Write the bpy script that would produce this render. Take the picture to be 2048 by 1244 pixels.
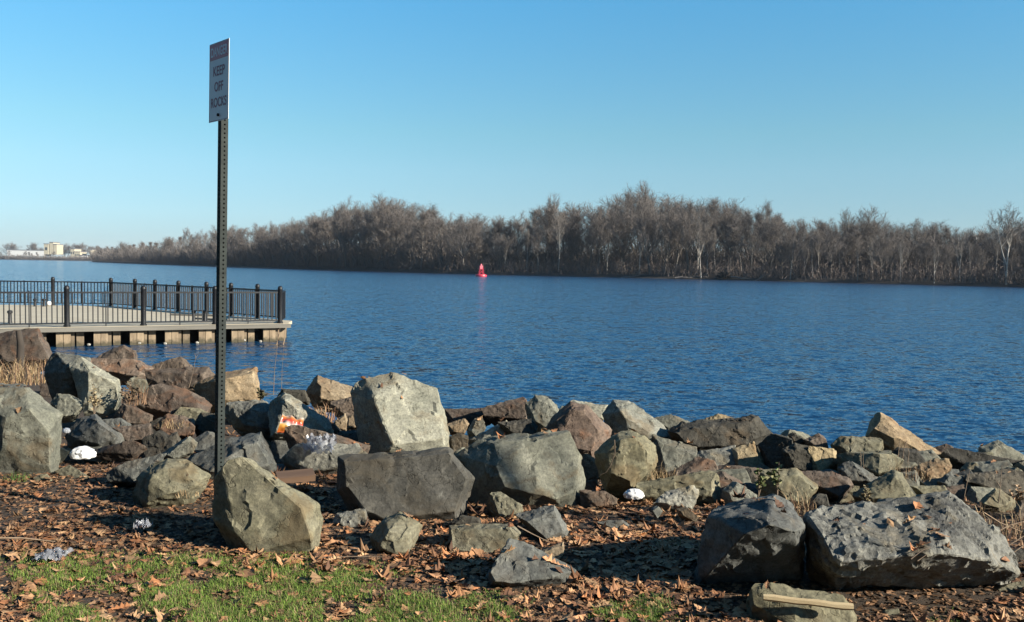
import bpy, bmesh, math, random
import numpy as np
from mathutils import Vector, Matrix, noise
from mathutils.bvhtree import BVHTree

for o in list(bpy.data.objects): bpy.data.objects.remove(o, do_unlink=True)
scene = bpy.context.scene
COL = scene.collection
random.seed(7)

# ------------------------------------------------------------------ camera
FPX = 1850.0; CAM = Vector((0, 0, 1.6))
PITCH = math.atan(90 / FPX); ROLL = math.radians(0.9)
_F = Vector((0, math.cos(PITCH), -math.sin(PITCH)))
_R0 = Vector((1, 0, 0)); _U0 = Vector((0, math.sin(PITCH), math.cos(PITCH)))
_R = _R0 * math.cos(ROLL) + _U0 * math.sin(ROLL)
_U = _U0 * math.cos(ROLL) - _R0 * math.sin(ROLL)
cd = bpy.data.cameras.new('camera'); cam = bpy.data.objects.new('camera', cd); COL.objects.link(cam)
M = Matrix((( _R.x, _U.x, -_F.x, CAM.x), (_R.y, _U.y, -_F.y, CAM.y), (_R.z, _U.z, -_F.z, CAM.z), (0, 0, 0, 1)))
cam.matrix_world = M
cd.sensor_width = 36; cd.sensor_fit = 'HORIZONTAL'; cd.lens = FPX / 2048 * 36
cd.clip_start = 0.1; cd.clip_end = 12000
scene.camera = cam

# ------------------------------------------------------------------ sky, sun, exposure
SUN_AZ, SUN_EL = math.radians(115), math.radians(22)
w = bpy.data.worlds.new('World'); scene.world = w; w.use_nodes = True
nt = w.node_tree; nt.nodes.clear()
sky = nt.nodes.new('ShaderNodeTexSky'); sky.sky_type = 'NISHITA'; sky.sun_disc = False
sky.sun_elevation = SUN_EL; sky.sun_rotation = SUN_AZ
sky.air_density = 1.0; sky.dust_density = 0.0; sky.ozone_density = 3.0
bg = nt.nodes.new('ShaderNodeBackground'); bg.inputs['Strength'].default_value = 0.052
wo = nt.nodes.new('ShaderNodeOutputWorld')
tcw = nt.nodes.new('ShaderNodeTexCoord'); vm = nt.nodes.new('ShaderNodeVectorMath'); vm.operation = 'MULTIPLY_ADD'
vm.inputs[1].default_value = (1, 1, 0.96); vm.inputs[2].default_value = (0, 0, 0.04)      # clear winter air: no thick yellow band at the horizon
nt.links.new(tcw.outputs['Generated'], vm.inputs[0]); nt.links.new(vm.outputs[0], sky.inputs['Vector'])
tint = nt.nodes.new('ShaderNodeMix'); tint.data_type = 'RGBA'; tint.blend_type = 'MULTIPLY'; tint.inputs[0].default_value = 1.0
sepw = nt.nodes.new('ShaderNodeSeparateXYZ'); nt.links.new(tcw.outputs['Generated'], sepw.inputs[0])
rw = nt.nodes.new('ShaderNodeValToRGB'); nt.links.new(sepw.outputs['Z'], rw.inputs[0])      # colour of the air by height above the horizon
for p_, c_ in ((0.0, (.57, .56, .66)), (.05, (.78, .86, .87)), (.10, (.86, 1.02, .96)), (.14, (.83, 1.10, .99)), (.275, (.63, 1.28, 1.34)), (1.0, (.60, 1.15, 1.35))):
    q_ = rw.color_ramp.elements[0] if p_ == 0 else (rw.color_ramp.elements[-1] if p_ == 1 else rw.color_ramp.elements.new(p_)); q_.position = p_; q_.color = (*c_, 1)
nt.links.new(rw.outputs[0], tint.inputs[7])
nt.links.new(sky.outputs[0], tint.inputs[6]); nt.links.new(tint.outputs[2], bg.inputs['Color']); nt.links.new(bg.outputs[0], wo.inputs['Surface'])
sl = bpy.data.lights.new('sun', 'SUN'); sl.energy = 5.0; sl.angle = math.radians(0.5); sl.color = (1.0, 0.91, 0.76)
so = bpy.data.objects.new('sun', sl); COL.objects.link(so)
SD = Vector((math.sin(SUN_AZ) * math.cos(SUN_EL), math.cos(SUN_AZ) * math.cos(SUN_EL), math.sin(SUN_EL)))
so.rotation_euler = (-SD).to_track_quat('-Z', 'Y').to_euler(); so.location = (8, -6, 9)
scene.view_settings.view_transform = 'Standard'; scene.view_settings.look = 'None'
scene.view_settings.exposure = 1.48; scene.view_settings.gamma = 1.0
scene.view_settings.use_curve_mapping = False

# ------------------------------------------------------------------ helpers
def ray(px, py): return _F * FPX + _R * (px - 1024) - _U * (py - 622)
def at(px, py, Y):
    r = ray(px, py); return CAM + r * (Y / r.y)
def onz(px, py, z):
    r = ray(px, py); return CAM + r * ((z - CAM.z) / r.z)
def pix(p):
    d = Vector(p) - CAM; z = d.dot(_F)
    return 1024 + FPX * d.dot(_R) / z, 622 - FPX * d.dot(_U) / z
def hor(px): return 532 + (px - 1024) * math.tan(ROLL)

def tag(o, label=None, cat=None, group=None, kind=None):
    if label: o['label'] = label
    if cat: o['category'] = cat
    if group: o['group'] = group
    if kind: o['kind'] = kind
    return o
def link(name, me, mat=None, parent=None, loc=None):
    o = bpy.data.objects.new(name, me); COL.objects.link(o)
    if mat is not None and me is not None and not me.materials: me.materials.append(mat)
    if parent is not None: o.parent = parent
    if loc is not None: o.location = loc
    return o
def empty(name, loc=(0, 0, 0), rz=0):
    o = bpy.data.objects.new(name, None); COL.objects.link(o); o.location = loc; o.rotation_euler = (0, 0, rz)
    o.empty_display_size = 0.2
    return o

class MB:
    def __init__(s): s.v = []; s.f = []
    def box(s, c, d, R=None):
        n = len(s.v); c = Vector(c)
        for x in (-.5, .5):
            for y in (-.5, .5):
                for z in (-.5, .5):
                    p = Vector((x * d[0], y * d[1], z * d[2]))
                    if R is not None: p = R @ p
                    s.v.append(p + c)
        for q in ((0, 1, 3, 2), (4, 6, 7, 5), (0, 4, 5, 1), (2, 3, 7, 6), (0, 2, 6, 4), (1, 5, 7, 3)):
            s.f.append([n + i for i in q])
        return s
    def tube(s, pts, rad, sides=6, cap=True):
        pts = [Vector(p) for p in pts]; n = len(s.v); k = len(pts)
        for i, p in enumerate(pts):
            t = (pts[min(i + 1, k - 1)] - pts[max(i - 1, 0)])
            if t.length < 1e-9: t = Vector((0, 0, 1))
            t.normalize()
            a = t.orthogonal() if i == 0 else (prev - t * prev.dot(t))
            if a.length < 1e-6: a = t.orthogonal()
            a.normalize(); prev = a; b = t.cross(a)
            r = rad[i] if hasattr(rad, '__len__') else rad
            for j in range(sides):
                th = 2 * math.pi * j / sides
                s.v.append(p + (a * math.cos(th) + b * math.sin(th)) * r)
        for i in range(k - 1):
            for j in range(sides):
                j2 = (j + 1) % sides
                s.f.append([n + i * sides + j, n + i * sides + j2, n + (i + 1) * sides + j2, n + (i + 1) * sides + j])
        if cap:
            s.f.append([n + j for j in range(sides)][::-1]); s.f.append([n + (k - 1) * sides + j for j in range(sides)])
        return s
    def lathe(s, prof, c=(0, 0, 0), sides=16):
        n = len(s.v); c = Vector(c)
        for r, z in prof:
            for j in range(sides):
                th = 2 * math.pi * j / sides
                s.v.append(c + Vector((r * math.cos(th), r * math.sin(th), z)))
        for i in range(len(prof) - 1):
            for j in range(sides):
                j2 = (j + 1) % sides
                s.f.append([n + i * sides + j, n + i * sides + j2, n + (i + 1) * sides + j2, n + (i + 1) * sides + j])
        s.f.append([n + j for j in range(sides)][::-1]); s.f.append([n + (len(prof) - 1) * sides + j for j in range(sides)])
        return s
    def poly(s, pts):
        n = len(s.v); s.v += [Vector(p) for p in pts]; s.f.append(list(range(n, n + len(pts)))); return s
    def prism(s, pts, z0, z1):
        n = len(s.v); k = len(pts)
        s.v += [Vector((p[0], p[1], z0)) for p in pts] + [Vector((p[0], p[1], z1)) for p in pts]
        s.f.append([n + i for i in range(k)][::-1]); s.f.append([n + k + i for i in range(k)])
        for i in range(k):
            j = (i + 1) % k; s.f.append([n + i, n + j, n + k + j, n + k + i])
        return s
    def mesh(s, name, smooth=None):
        me = bpy.data.meshes.new(name); me.from_pydata([tuple(v) for v in s.v], [], s.f); me.update()
        if smooth is not None:
            me.polygons.foreach_set('use_smooth', [True] * len(me.polygons))
            me.set_sharp_from_angle(angle=math.radians(smooth))
        return me
    def build(s, name, mat, parent=None, smooth=None, origin=None):
        if origin is not None:
            og = Vector(origin); s.v = [Vector(v) - og for v in s.v]
        return link(name, s.mesh(name, smooth), mat, parent, origin)

# ------------------------------------------------------------------ materials
def new_mat(name, rough=0.8):
    m = bpy.data.materials.new(name); m.use_nodes = True; t = m.node_tree
    b = t.nodes['Principled BSDF']; b.inputs['Roughness'].default_value = rough
    return m, t, b
def N(t, typ, **kw):
    n = t.nodes.new(typ)
    for k, v in kw.items():
        if k in n.inputs: n.inputs[k].default_value = v
        else: setattr(n, k, v)
    return n
def ramp(t, fac, stops):
    r = t.nodes.new('ShaderNodeValToRGB'); e = r.color_ramp.elements
    while len(e) < len(stops): e.new(0.5)
    for q, (p, c) in zip(e, stops):
        q.position = p; q.color = (*c, 1) if len(c) == 3 else c
    t.links.new(fac, r.inputs[0]); return r
def mixc(t, fac, a, b, mode='MIX'):
    m = t.nodes.new('ShaderNodeMix'); m.data_type = 'RGBA'; m.blend_type = mode
    for s_, i in ((fac, 0), (a, 6), (b, 7)):
        if hasattr(s_, 'is_linked'): t.links.new(s_, m.inputs[i])
        elif i == 0: m.inputs[0].default_value = s_
        else: m.inputs[i].default_value = (*s_, 1)
    return m.outputs[2]
def bump(t, b, hsock, strength, dist, prev=None):
    n = t.nodes.new('ShaderNodeBump'); n.inputs['Strength'].default_value = strength; n.inputs['Distance'].default_value = dist
    t.links.new(hsock, n.inputs['Height'])
    if prev: t.links.new(prev, n.inputs['Normal'])
    t.links.new(n.outputs[0], b.inputs['Normal']); return n.outputs[0]
def coords(t, scale=(1, 1, 1), rnd=True):
    tc = t.nodes.new('ShaderNodeTexCoord'); mp = t.nodes.new('ShaderNodeMapping')
    mp.inputs['Scale'].default_value = scale
    t.links.new(tc.outputs['Object'], mp.inputs[0])
    if rnd:
        oi = t.nodes.new('ShaderNodeObjectInfo'); mu = N(t, 'ShaderNodeMath', operation='MULTIPLY'); mu.inputs[1].default_value = 87.0
        t.links.new(oi.outputs['Random'], mu.inputs[0]); t.links.new(mu.outputs[0], mp.inputs['Location'])
    return mp.outputs[0]
def noise_n(t, co, scale, detail=6, rough=0.6, dist=0.0):
    n = N(t, 'ShaderNodeTexNoise', Scale=scale, Detail=detail, Roughness=rough, Distortion=dist)
    t.links.new(co, n.inputs['Vector']); return n.outputs['Fac']

ALB = .76; HAZE = .00007
def dim(t, c): return mixc(t, 1.0, c, (ALB, ALB, ALB), 'MULTIPLY')
def plain(name, c1, c2, scale=6, rough=0.7, bs=0.3, bd=0.01, metallic=0.0, stretch=(1, 1, 1), spec=0.5):
    m, t, b = new_mat(name, rough); co = coords(t, stretch)
    f = noise_n(t, co, scale, 7, 0.65)
    r = ramp(t, f, [(0.3, c1), (0.7, c2)]); t.links.new(dim(t, r.outputs[0]), b.inputs['Base Color'])
    b.inputs['Metallic'].default_value = metallic; b.inputs['Specular IOR Level'].default_value = spec
    if bs: bump(t, b, noise_n(t, co, scale * 3, 8, 0.7), bs, bd)
    return m

def rock_mat(name, dark, mid, lite, rough_amt=0.5, stain=None, lichen=0.0):
    m, t, b = new_mat(name, 0.88); b.inputs['Specular IOR Level'].default_value = 0.25
    co = coords(t)
    big = noise_n(t, co, 2.6, 6, 0.6, 0.6)
    c = ramp(t, big, [(0.30, dark), (0.50, mid), (0.72, lite)]).outputs[0]
    sc_ = coords(t, (1.6, 3.2, 8.0)); sc_.node.inputs['Rotation'].default_value = (.5, .45, .3)
    strat = noise_n(t, sc_, 2.2, 6, 0.65, 0.9)
    c = mixc(t, 0.45, c, ramp(t, strat, [(0.30, (0.45, 0.45, 0.45)), (0.62, (1.15, 1.15, 1.15))]).outputs[0], 'MULTIPLY')
    fine = noise_n(t, co, 55, 5, 0.75)
    c = mixc(t, 0.8, c, ramp(t, fine, [(0.32, (0.45, 0.45, 0.46)), (0.5, (0.98, 0.98, 0.97)), (0.70, (1.5, 1.48, 1.42))]).outputs[0], 'MULTIPLY')
    if stain:
        s = ramp(t, noise_n(t, co, 3.3, 5, 0.6, 1.0), [(0.52, (0, 0, 0)), (0.66, (1, 1, 1))])
        c = mixc(t, s.outputs[0], c, mixc(t, 0.65, c, stain))
    if lichen:
        s = ramp(t, noise_n(t, co, 14, 8, 0.75, 0.3), [(0.63, (0, 0, 0)), (0.69, (lichen,) * 3)])
        c = mixc(t, s.outputs[0], c, (0.30, 0.30, 0.26))
    # cracks and scratches
    v = N(t, 'ShaderNodeTexVoronoi', feature='DISTANCE_TO_EDGE', Scale=2.3)
    mp = N(t, 'ShaderNodeVectorMath', operation='ADD')
    ns = N(t, 'ShaderNodeTexNoise', Scale=4.0, Detail=5.0); t.links.new(co, ns.inputs['Vector'])
    t.links.new(co, mp.inputs[0]); t.links.new(ns.outputs['Color'], mp.inputs[1]); t.links.new(mp.outputs[0], v.inputs['Vector'])
    cr = ramp(t, v.outputs['Distance'], [(0.004, (0.35, 0.33, 0.30)), (0.016, (1, 1, 1))])
    c = mixc(t, 0.55, c, cr.outputs[0], 'MULTIPLY')
    # per-stone tone
    oi = t.nodes.new('ShaderNodeObjectInfo')
    tone = ramp(t, oi.outputs['Random'], [(0.0, (0.84, 0.84, 0.86)), (0.5, (1, 1, 1)), (1.0, (1.14, 1.11, 1.04))])
    c = mixc(t, 1.0, c, tone.outputs[0], 'MULTIPLY')
    ge = t.nodes.new('ShaderNodeNewGeometry')                 # fresh pale chips along the worn edges, creases toned darker
    c = mixc(t, 1.0, c, ramp(t, ge.outputs['Pointiness'], [(.44, (.78, .78, .78)), (.5, (1, 1, 1)), (.58, (1.4, 1.38, 1.3))]).outputs[0], 'MULTIPLY')
    t.links.new(dim(t, c), b.inputs['Base Color'])
    n1 = bump(t, b, noise_n(t, co, 9, 10, 0.68), 0.5 * rough_amt + 0.15, 0.035)
    n2 = bump(t, b, noise_n(t, co, 60, 6, 0.7), 0.5 * rough_amt + 0.15, 0.008, n1)
    bump(t, b, cr.outputs[0], 0.4, 0.01, n2)
    return m

MAT = {
 'grey':  rock_mat('rock_grey_green', (0.090, 0.094, 0.076), (0.148, 0.150, 0.123), (0.187, 0.187, 0.156), .4, (0.113, 0.084, 0.049), .5),
 'slate': rock_mat('rock_slate', (0.072, 0.076, 0.072), (0.105, 0.109, 0.102), (0.150, 0.154, 0.144), .5, (0.090, 0.078, 0.060), .3),
 'dslab': rock_mat('rock_dark_slab', (0.051, 0.051, 0.045), (0.082, 0.079, 0.068), (0.127, 0.123, 0.109), .35, (0.072, 0.060, 0.041), .4),
 'olive': rock_mat('rock_olive', (0.102, 0.094, 0.060), (0.150, 0.142, 0.099), (0.193, 0.181, 0.132), .3, (0.121, 0.090, 0.049), .3),
 'tan':   rock_mat('rock_tan', (0.139, 0.099, 0.060), (0.217, 0.166, 0.109), (0.277, 0.228, 0.162), .5, (0.132, 0.072, 0.037)),
 'yellow':rock_mat('rock_yellow_tan', (0.181, 0.139, 0.078), (0.282, 0.228, 0.144), (0.349, 0.300, 0.210), .5, (0.150, 0.090, 0.041)),
 'brown': rock_mat('rock_brown', (0.060, 0.046, 0.036), (0.107, 0.084, 0.067), (0.155, 0.129, 0.104), .6, (0.132, 0.067, 0.037)),
 'rust':  rock_mat('rock_rust', (0.101, 0.071, 0.054), (0.159, 0.117, 0.090), (0.199, 0.161, 0.132), .6, (0.181, 0.084, 0.041)),
 'dark':  rock_mat('rock_dark', (0.027, 0.026, 0.022), (0.051, 0.048, 0.040), (0.096, 0.087, 0.072), .8, (0.072, 0.051, 0.030)),
 'pale':  rock_mat('rock_pale', (0.150, 0.156, 0.132), (0.217, 0.220, 0.187), (0.271, 0.271, 0.234), .4, (0.168, 0.132, 0.084)),
 'rough': rock_mat('rock_rough_grey', (0.061, 0.063, 0.061), (0.201, 0.201, 0.177), (0.329, 0.323, 0.287), 1.0, (0.195, 0.159, 0.098), .6),
}
def leaf_mat(name):
    m, t, b = new_mat(name, 0.75); at_ = N(t, 'ShaderNodeAttribute', attribute_name='tint')
    co = coords(t, rnd=False); f = noise_n(t, co, 40, 4)
    c = mixc(t, 0.6, at_.outputs['Color'], ramp(t, f, [(0.3, (.6, .6, .6)), (0.7, (1.25, 1.25, 1.25))]).outputs[0], 'MULTIPLY')
    t.links.new(c, b.inputs['Base Color']); b.inputs['Specular IOR Level'].default_value = 0.3
    return m
MAT['leaf'] = leaf_mat('dry_leaf'); MAT['grass'] = leaf_mat('grass_blade'); MAT['twigleaf'] = leaf_mat('dry_stem')

# ------------------------------------------------------------------ near ground
WATER_Z = -0.9
CREST = [(-40, 30), (-14, 21), (-8, 15.4), (-5, 12.8), (-2.5, 10.9), (-0.1, 9.7), (2.3, 9.0), (4.0, 7.8), (7, 6.6), (14, 5), (40, 0)]
def crest(x):
    for (a, b), (c, d) in zip(CREST, CREST[1:]):
        if a <= x <= c: return b + (d - b) * (x - a) / (c - a)
    return 20
def tz(x, y):
    e = y - crest(x)
    z = 0.0
    if e > -0.6: z = -1.5 * min(1.0, (e + 0.6) / 3.6) * 1.35
    f_ = max(0.0, min(1.0, (y - 5.9 - (.9 if x < -1.2 else 0)) / 1.2)); z -= .15 * f_ * f_ * (3 - 2 * f_)
    z += 0.030 * noise.noise(Vector((x * 0.9, y * 0.9, 3.1))) + 0.014 * noise.noise(Vector((x * 4, y * 4, 8.1)))
    if z > -2.2: z += 0.006 * noise.noise(Vector((x * 15, y * 15, 1.1)))
    return z
def axis(segs):
    out = []
    for a, b, n in segs: out += list(np.linspace(a, b, n, endpoint=False))
    return out + [segs[-1][1]]
gx = axis([(-40, -9, 30), (-9, -4, 40), (-4, 4.5, 150), (4.5, 10, 40), (10, 40, 25)])
gy = axis([(-25, 2.5, 25), (2.5, 9, 120), (9, 18, 60), (18, 34, 25)])
mb = MB(); nx = len(gx)
for y in gy:
    for x in gx: mb.v.append(Vector((x, y, tz(x, y))))
for j in range(len(gy) - 1):
    for i in range(nx - 1): mb.f.append([j * nx + i, j * nx + i + 1, (j + 1) * nx + i + 1, (j + 1) * nx + i])
m, t, b = new_mat('soil', 0.95); co = coords(t, rnd=False)
c = ramp(t, noise_n(t, co, 22, 9, 0.75), [(0.3, (.018, .012, .008)), (0.5, (.050, .032, .019)), (0.72, (.12, .072, .040))]).outputs[0]
c = mixc(t, 0.5, c, ramp(t, noise_n(t, co, 2.0, 4), [(0.35, (.55, .6, .5)), (0.65, (1.15, 1.05, 1))]).outputs[0], 'MULTIPLY')
t.links.new(dim(t, c), b.inputs['Base Color']); n1 = bump(t, b, noise_n(t, co, 45, 8, 0.75), 0.9, 0.02)
MAT['soil'] = m
ground = mb.build('ground', m, smooth=180); tag(ground, 'brown leaf strewn soil and thin lawn in the foreground', kind='structure')

# ------------------------------------------------------------------ water
m, t, b = new_mat('river_water', 0.1)
b.inputs['Base Color'].default_value = (0.006, 0.034, 0.084, 1); b.inputs['IOR'].default_value = 1.33
co = coords(t, (1.0, 1.0, 1.0), False)
cs = coords(t, (0.75, 1.25, 1.0), False)
def slope(scale, amp, dist=0.3, det=3.0):
    n = N(t, 'ShaderNodeTexNoise', Scale=scale, Detail=det, Roughness=0.55, Distortion=dist); t.links.new(cs, n.inputs['Vector'])
    v = N(t, 'ShaderNodeVectorMath', operation='MULTIPLY_ADD'); t.links.new(n.outputs['Color'], v.inputs[0])
    v.inputs[1].default_value = (amp, amp, 0); v.inputs[2].default_value = (-amp / 2, -amp / 2, 0); return v.outputs[0]
def vadd(a_, b_):
    v = N(t, 'ShaderNodeVectorMath', operation='ADD'); t.links.new(a_, v.inputs[0])
    if hasattr(b_, 'is_linked'): t.links.new(b_, v.inputs[1])
    else: v.inputs[1].default_value = b_
    return v.outputs[0]
sl_ = vadd(vadd(slope(1.1, .34), slope(4.2, 1.25)), vadd(slope(13.0, .75, det=2.0), (-.02, -.08, 1)))
nv_ = N(t, 'ShaderNodeVectorMath', operation='NORMALIZE'); t.links.new(sl_, nv_.inputs[0]); t.links.new(nv_.outputs[0], b.inputs['Normal'])
MAT['water'] = m
mb = MB(); mb.poly([(-2600, -300, WATER_Z), (2600, -300, WATER_Z), (2600, 3000, WATER_Z), (-2600, 3000, WATER_Z)])
tag(mb.build('river_water', m), 'rippled dark blue river water', kind='structure')

# ------------------------------------------------------------------ far banks
BANK = [(2600, 592), (2048, 575), (1700, 566), (1450, 560), (1100, 552), (960, 549), (760, 543), (500, 535), (300, 528.5), (182, 524)]
def bank_pt(px):
    for (a, ya), (c_, yc) in zip(BANK, BANK[1:]):
        if c_ <= px <= a:
            y = yc + (ya - yc) * (px - c_) / (a - c_)
            return onz(px, y, WATER_Z)
MAT['bank'] = plain('bank_soil', (0.015, 0.012, 0.010), (0.045, 0.035, 0.027), 0.6, 0.95, 0.8, 0.3)
def strip(name, pts, label, depth=260, rise=1.3):
    mb = MB(); offs = [(-3, -0.6), (0, 0.15), (3, rise * .7), (12, rise), (60, rise + .5), (depth, rise + 1.0)]
    dirs = []
    for i, p in enumerate(pts):
        d = (pts[min(i + 1, len(pts) - 1)] - pts[max(i - 1, 0)]); d.z = 0; d.normalize(); n = Vector((-d.y, d.x, 0))
        if n.dot(p - CAM) < 0: n = -n
        for o_, z in offs:
            q = p + n * o_; k = noise.noise(Vector((q.x * .05, q.y * .05, 0)))
            mb.v.append(Vector((q.x, q.y, WATER_Z + z + (0.5 * k if o_ >= 0 else 0))))
    k = len(offs)
    for i in range(len(pts) - 1):
        for j in range(k - 1): mb.f.append([i * k + j, (i + 1) * k + j, (i + 1) * k + j + 1, i * k + j + 1])
    tag(mb.build(name, MAT['bank'], smooth=180), label, kind='structure')
bp = [bank_pt(px) for px in np.linspace(182, 2580, 90)]
strip('wooded_bank', bp, 'low dark earth bank across the river')
FARY = 1500.0
far_pts = [Vector((x, FARY + 60 * math.sin(x * .004) - (0 if x < -600 else (x + 600) * 0.05), WATER_Z)) for x in np.linspace(-1500, 600, 60)]
strip('distant_shore', far_pts, 'hazy low shore far downriver', 400, 3.0)

# ------------------------------------------------------------------ bare trees
MAT['bark'] = plain('bark_grey_brown', (.07, .06, .052), (.17, .15, .13), 3, 0.95, 0.4, 0.03)
MAT['pbark'] = plain('bark_pale', (.24, .22, .19), (.46, .43, .39), 1.2, 0.9, 0.3, 0.03)
MAT['twig'] = plain('twigs_brown', (.105, .09, .082), (.192, .166, .15), 0.25, 0.95, 0)
MAT['twig2'] = plain('twigs_grey', (0.104, 0.088, 0.078), (0.195, 0.172, 0.153), 0.25, 0.95, 0)

def rnd_unit(rg):
    while True:
        v = Vector((rg.uniform(-1, 1), rg.uniform(-1, 1), rg.uniform(-1, 1)))
        if 0.05 < v.length < 1: return v.normalized()
def grow(rg, p, d, L, n, wob, up):
    pts = [p.copy()]
    for i in range(n):
        d = (d + rnd_unit(rg) * wob + Vector((0, 0, up))).normalized(); p = p + d * (L / n); pts.append(p.copy())
    return pts, d
def ribbon(mb, p, q, wd, rg):
    s = (q - p).cross(rnd_unit(rg))
    if s.length < 1e-6: return
    s = s.normalized() * wd; n = len(mb.v); mb.v += [p - s, p + s, q]; mb.f.append([n, n + 1, n + 2])
def make_tree(seed, H=20.0, first=0.30, spread=0.8, nl=15, tw=0.024, fork=False, dens=1.15):
    rg = random.Random(seed); tr = MB(); cr = MB()
    lean = Vector((rg.uniform(-.06, .06), rg.uniform(-.06, .06), 1)).normalized()
    pts, _ = grow(rg, Vector((0, 0, -0.3)), lean, H * 0.86, 10, 0.07, 0.05)
    r0 = H * 0.0125 * rg.uniform(.8, 1.2)
    tr.tube(pts, [r0 * (1.25 if i == 0 else (1 - 0.9 * i / 10)) for i in range(11)], 6)
    stems = [(pts, r0)]
    if fork:
        p2, _ = grow(rg, pts[3], (lean + Vector((rg.choice((-1, 1)) * .55, 0, 0))).normalized(), H * .55, 7, .08, .12)
        tr.tube(p2, [r0 * .65 * (1 - .85 * i / 7) for i in range(8)], 5); stems.append((p2, r0 * .65))
    for pts, r in stems:
        n = nl if pts is stems[0][0] else nl // 2
        for k in range(n):
            f = first + (1 - first) * ((k + rg.random()) / n); i = min(len(pts) - 2, int(f * (len(pts) - 1)))
            p = pts[i].lerp(pts[i + 1], f * (len(pts) - 1) - i)
            az = k * 2.4 + rg.uniform(-.5, .5); el = 0.6 + 0.6 * f + rg.uniform(-.2, .2)
            d = Vector((math.cos(az) * math.cos(el), math.sin(az) * math.cos(el), math.sin(el)))
            L = H * spread * 0.42 * (1.15 - 0.6 * f) * rg.uniform(.7, 1.2)
            bp_, bd = grow(rg, p, d, L, 5, .16, .13)
            rb = max(.045, r * (1 - .8 * f) * .6)
            tr.tube(bp_, [rb * (1 - .85 * q / 5) for q in range(6)], 4, False)
            for s2 in range(int(8 * dens)):
                g = 0.25 + .75 * (s2 + rg.random()) / (8 * dens); i2 = min(4, int(g * 5)); p2 = bp_[i2].lerp(bp_[i2 + 1], g * 5 - i2)
                d2 = (bd + rnd_unit(rg) * .8 + Vector((0, 0, .35))).normalized(); L2 = L * .5 * rg.uniform(.6, 1.2) * (1.2 - .5 * g)
                sp, sd = grow(rg, p2, d2, L2, 3, .2, .06)
                cr.tube(sp, [max(.02, rb * .4 * (1 - .7 * q / 3)) for q in range(4)], 3, False)
                for s3 in range(int(11 * dens)):
                    h = .15 + .85 * rg.random(); i3 = min(2, int(h * 3)); p3 = sp[i3].lerp(sp[i3 + 1], h * 3 - i3)
                    d3 = (sd + rnd_unit(rg) * .75 + Vector((0, 0, .3))).normalized(); L3 = rg.uniform(.7, 1.9) * H / 20
                    q3 = p3 + d3 * L3; ribbon(cr, p3, q3, tw, rg)
                    for _ in range(2):
                        q4 = p3.lerp(q3, rg.uniform(.3, .9)); ribbon(cr, q4, q4 + (d3 + rnd_unit(rg) * .8).normalized() * L3 * .6, tw * .8, rg)
    return tr.mesh('trunk', 60), cr.mesh('crown')
PROTO = []
for k in range(9):
    PROTO.append(make_tree(100 + k, 20, first=(.28, .4, .2, .45, .33, .5, .25, .38, .15)[k], spread=(.85, .7, 1.0, .6, .9, .55, 1.1, .75, .9)[k], nl=(15, 14, 16, 13, 15, 13, 17, 14, 17)[k], fork=k in (2, 6, 8)))
for i, (tm, cm) in enumerate(PROTO): tm.materials.append(MAT['bark']); cm.materials.append(MAT['twig'])
PALE = []
for k in range(4):
    tm, cm = make_tree(300 + k, 20, first=(.45, .4, .55, .5)[k], spread=(.75, .9, .6, .5)[k], nl=12, fork=k in (0, 1), dens=.8, tw=.03)
    tm.materials.append(MAT['pbark']); cm.materials.append(MAT['twig2']); PALE.append((tm, cm))
def put_tree(loc, h, proto, rz, sx=1.0, name='bare_tree'):
    e = empty(name, loc, rz); s_ = h / 20.0; e.scale = (s_ * sx, s_ * sx, s_)
    link('trunk', proto[0], None, e); link('crown', proto[1], None, e); return e
PROF = [(150, 490), (200, 492), (260, 482), (300, 477), (345, 473), (375, 456), (400, 462), (470, 448), (540, 442), (590, 436), (625, 420), (660, 406), (690, 398), (730, 396), (770, 389), (820, 394), (860, 402), (900, 420), (950, 428), (1010, 428), (1050, 422), (1080, 398), (1110, 389), (1150, 402), (1200, 396), (1240, 380), (1280, 373), (1320, 380), (1360, 393), (1400, 388), (1440, 392), (1480, 405), (1520, 404), (1550, 415), (1575, 438), (1660, 432), (1700, 424), (1740, 420), (1770, 442), (1850, 440), (1900, 438), (1950, 452), (1985, 446), (2048, 438), (2600, 430)]
def prof(px):
    for (a, ya), (c_, yc) in zip(PROF, PROF[1:]):
        if a <= px <= c_: return ya + (yc - ya) * (px - a) / (c_ - a)
    return 440
rg = random.Random(5)
GL = {0: ('bare brown tree in the front row of the wooded far bank', 'trees in the front row of the far bank'),
      1: ('bare brown tree standing deeper in the wooded far bank', 'trees deeper in the wood of the far bank')}
cnt = 0
for row, (off, n) in enumerate(((6, 92), (18, 80), (34, 64), (55, 44))):
    for k in range(n):
        # even spacing in the picture thins out with distance, as the bank recedes
        px = 186 + (2220 - 186) * ((k + rg.uniform(.1, .9)) / n)
        p = bank_pt(px); v = (p - CAM); v.z = 0; v.normalize()
        q = p + v * (off + rg.uniform(-4, 6)) * (1 + 0.0012 * p.y); q.z = WATER_Z + 1.1
        D = math.hypot(q.x, q.y); ptop = prof(px) + rg.uniform(-2, 1)
        base_py = pix(q)[1]
        h = (base_py - ptop) / FPX * q.y
        if row == 0: h *= rg.uniform(.55, .95)
        elif row == 1: h *= rg.uniform(.8, 1.0)
        else: h *= rg.uniform(.92, 1.0)
        h = max(h * .88, 6)
        pale_ = row == 0 and px > 900 and rg.random() < .26
        e = put_tree(q, h, rg.choice(PALE if pale_ else PROTO), rg.uniform(0, 6.28), rg.uniform(1.15, 1.7) * (.6 if pale_ else 1))
        lab, grp = ('pale barked bare tree among the brown ones in the front row of the far bank', 'pale trees in the front row of the far bank') if pale_ else GL[0 if row == 0 else 1]; tag(e, lab, 'tree', grp); cnt += 1
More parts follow.
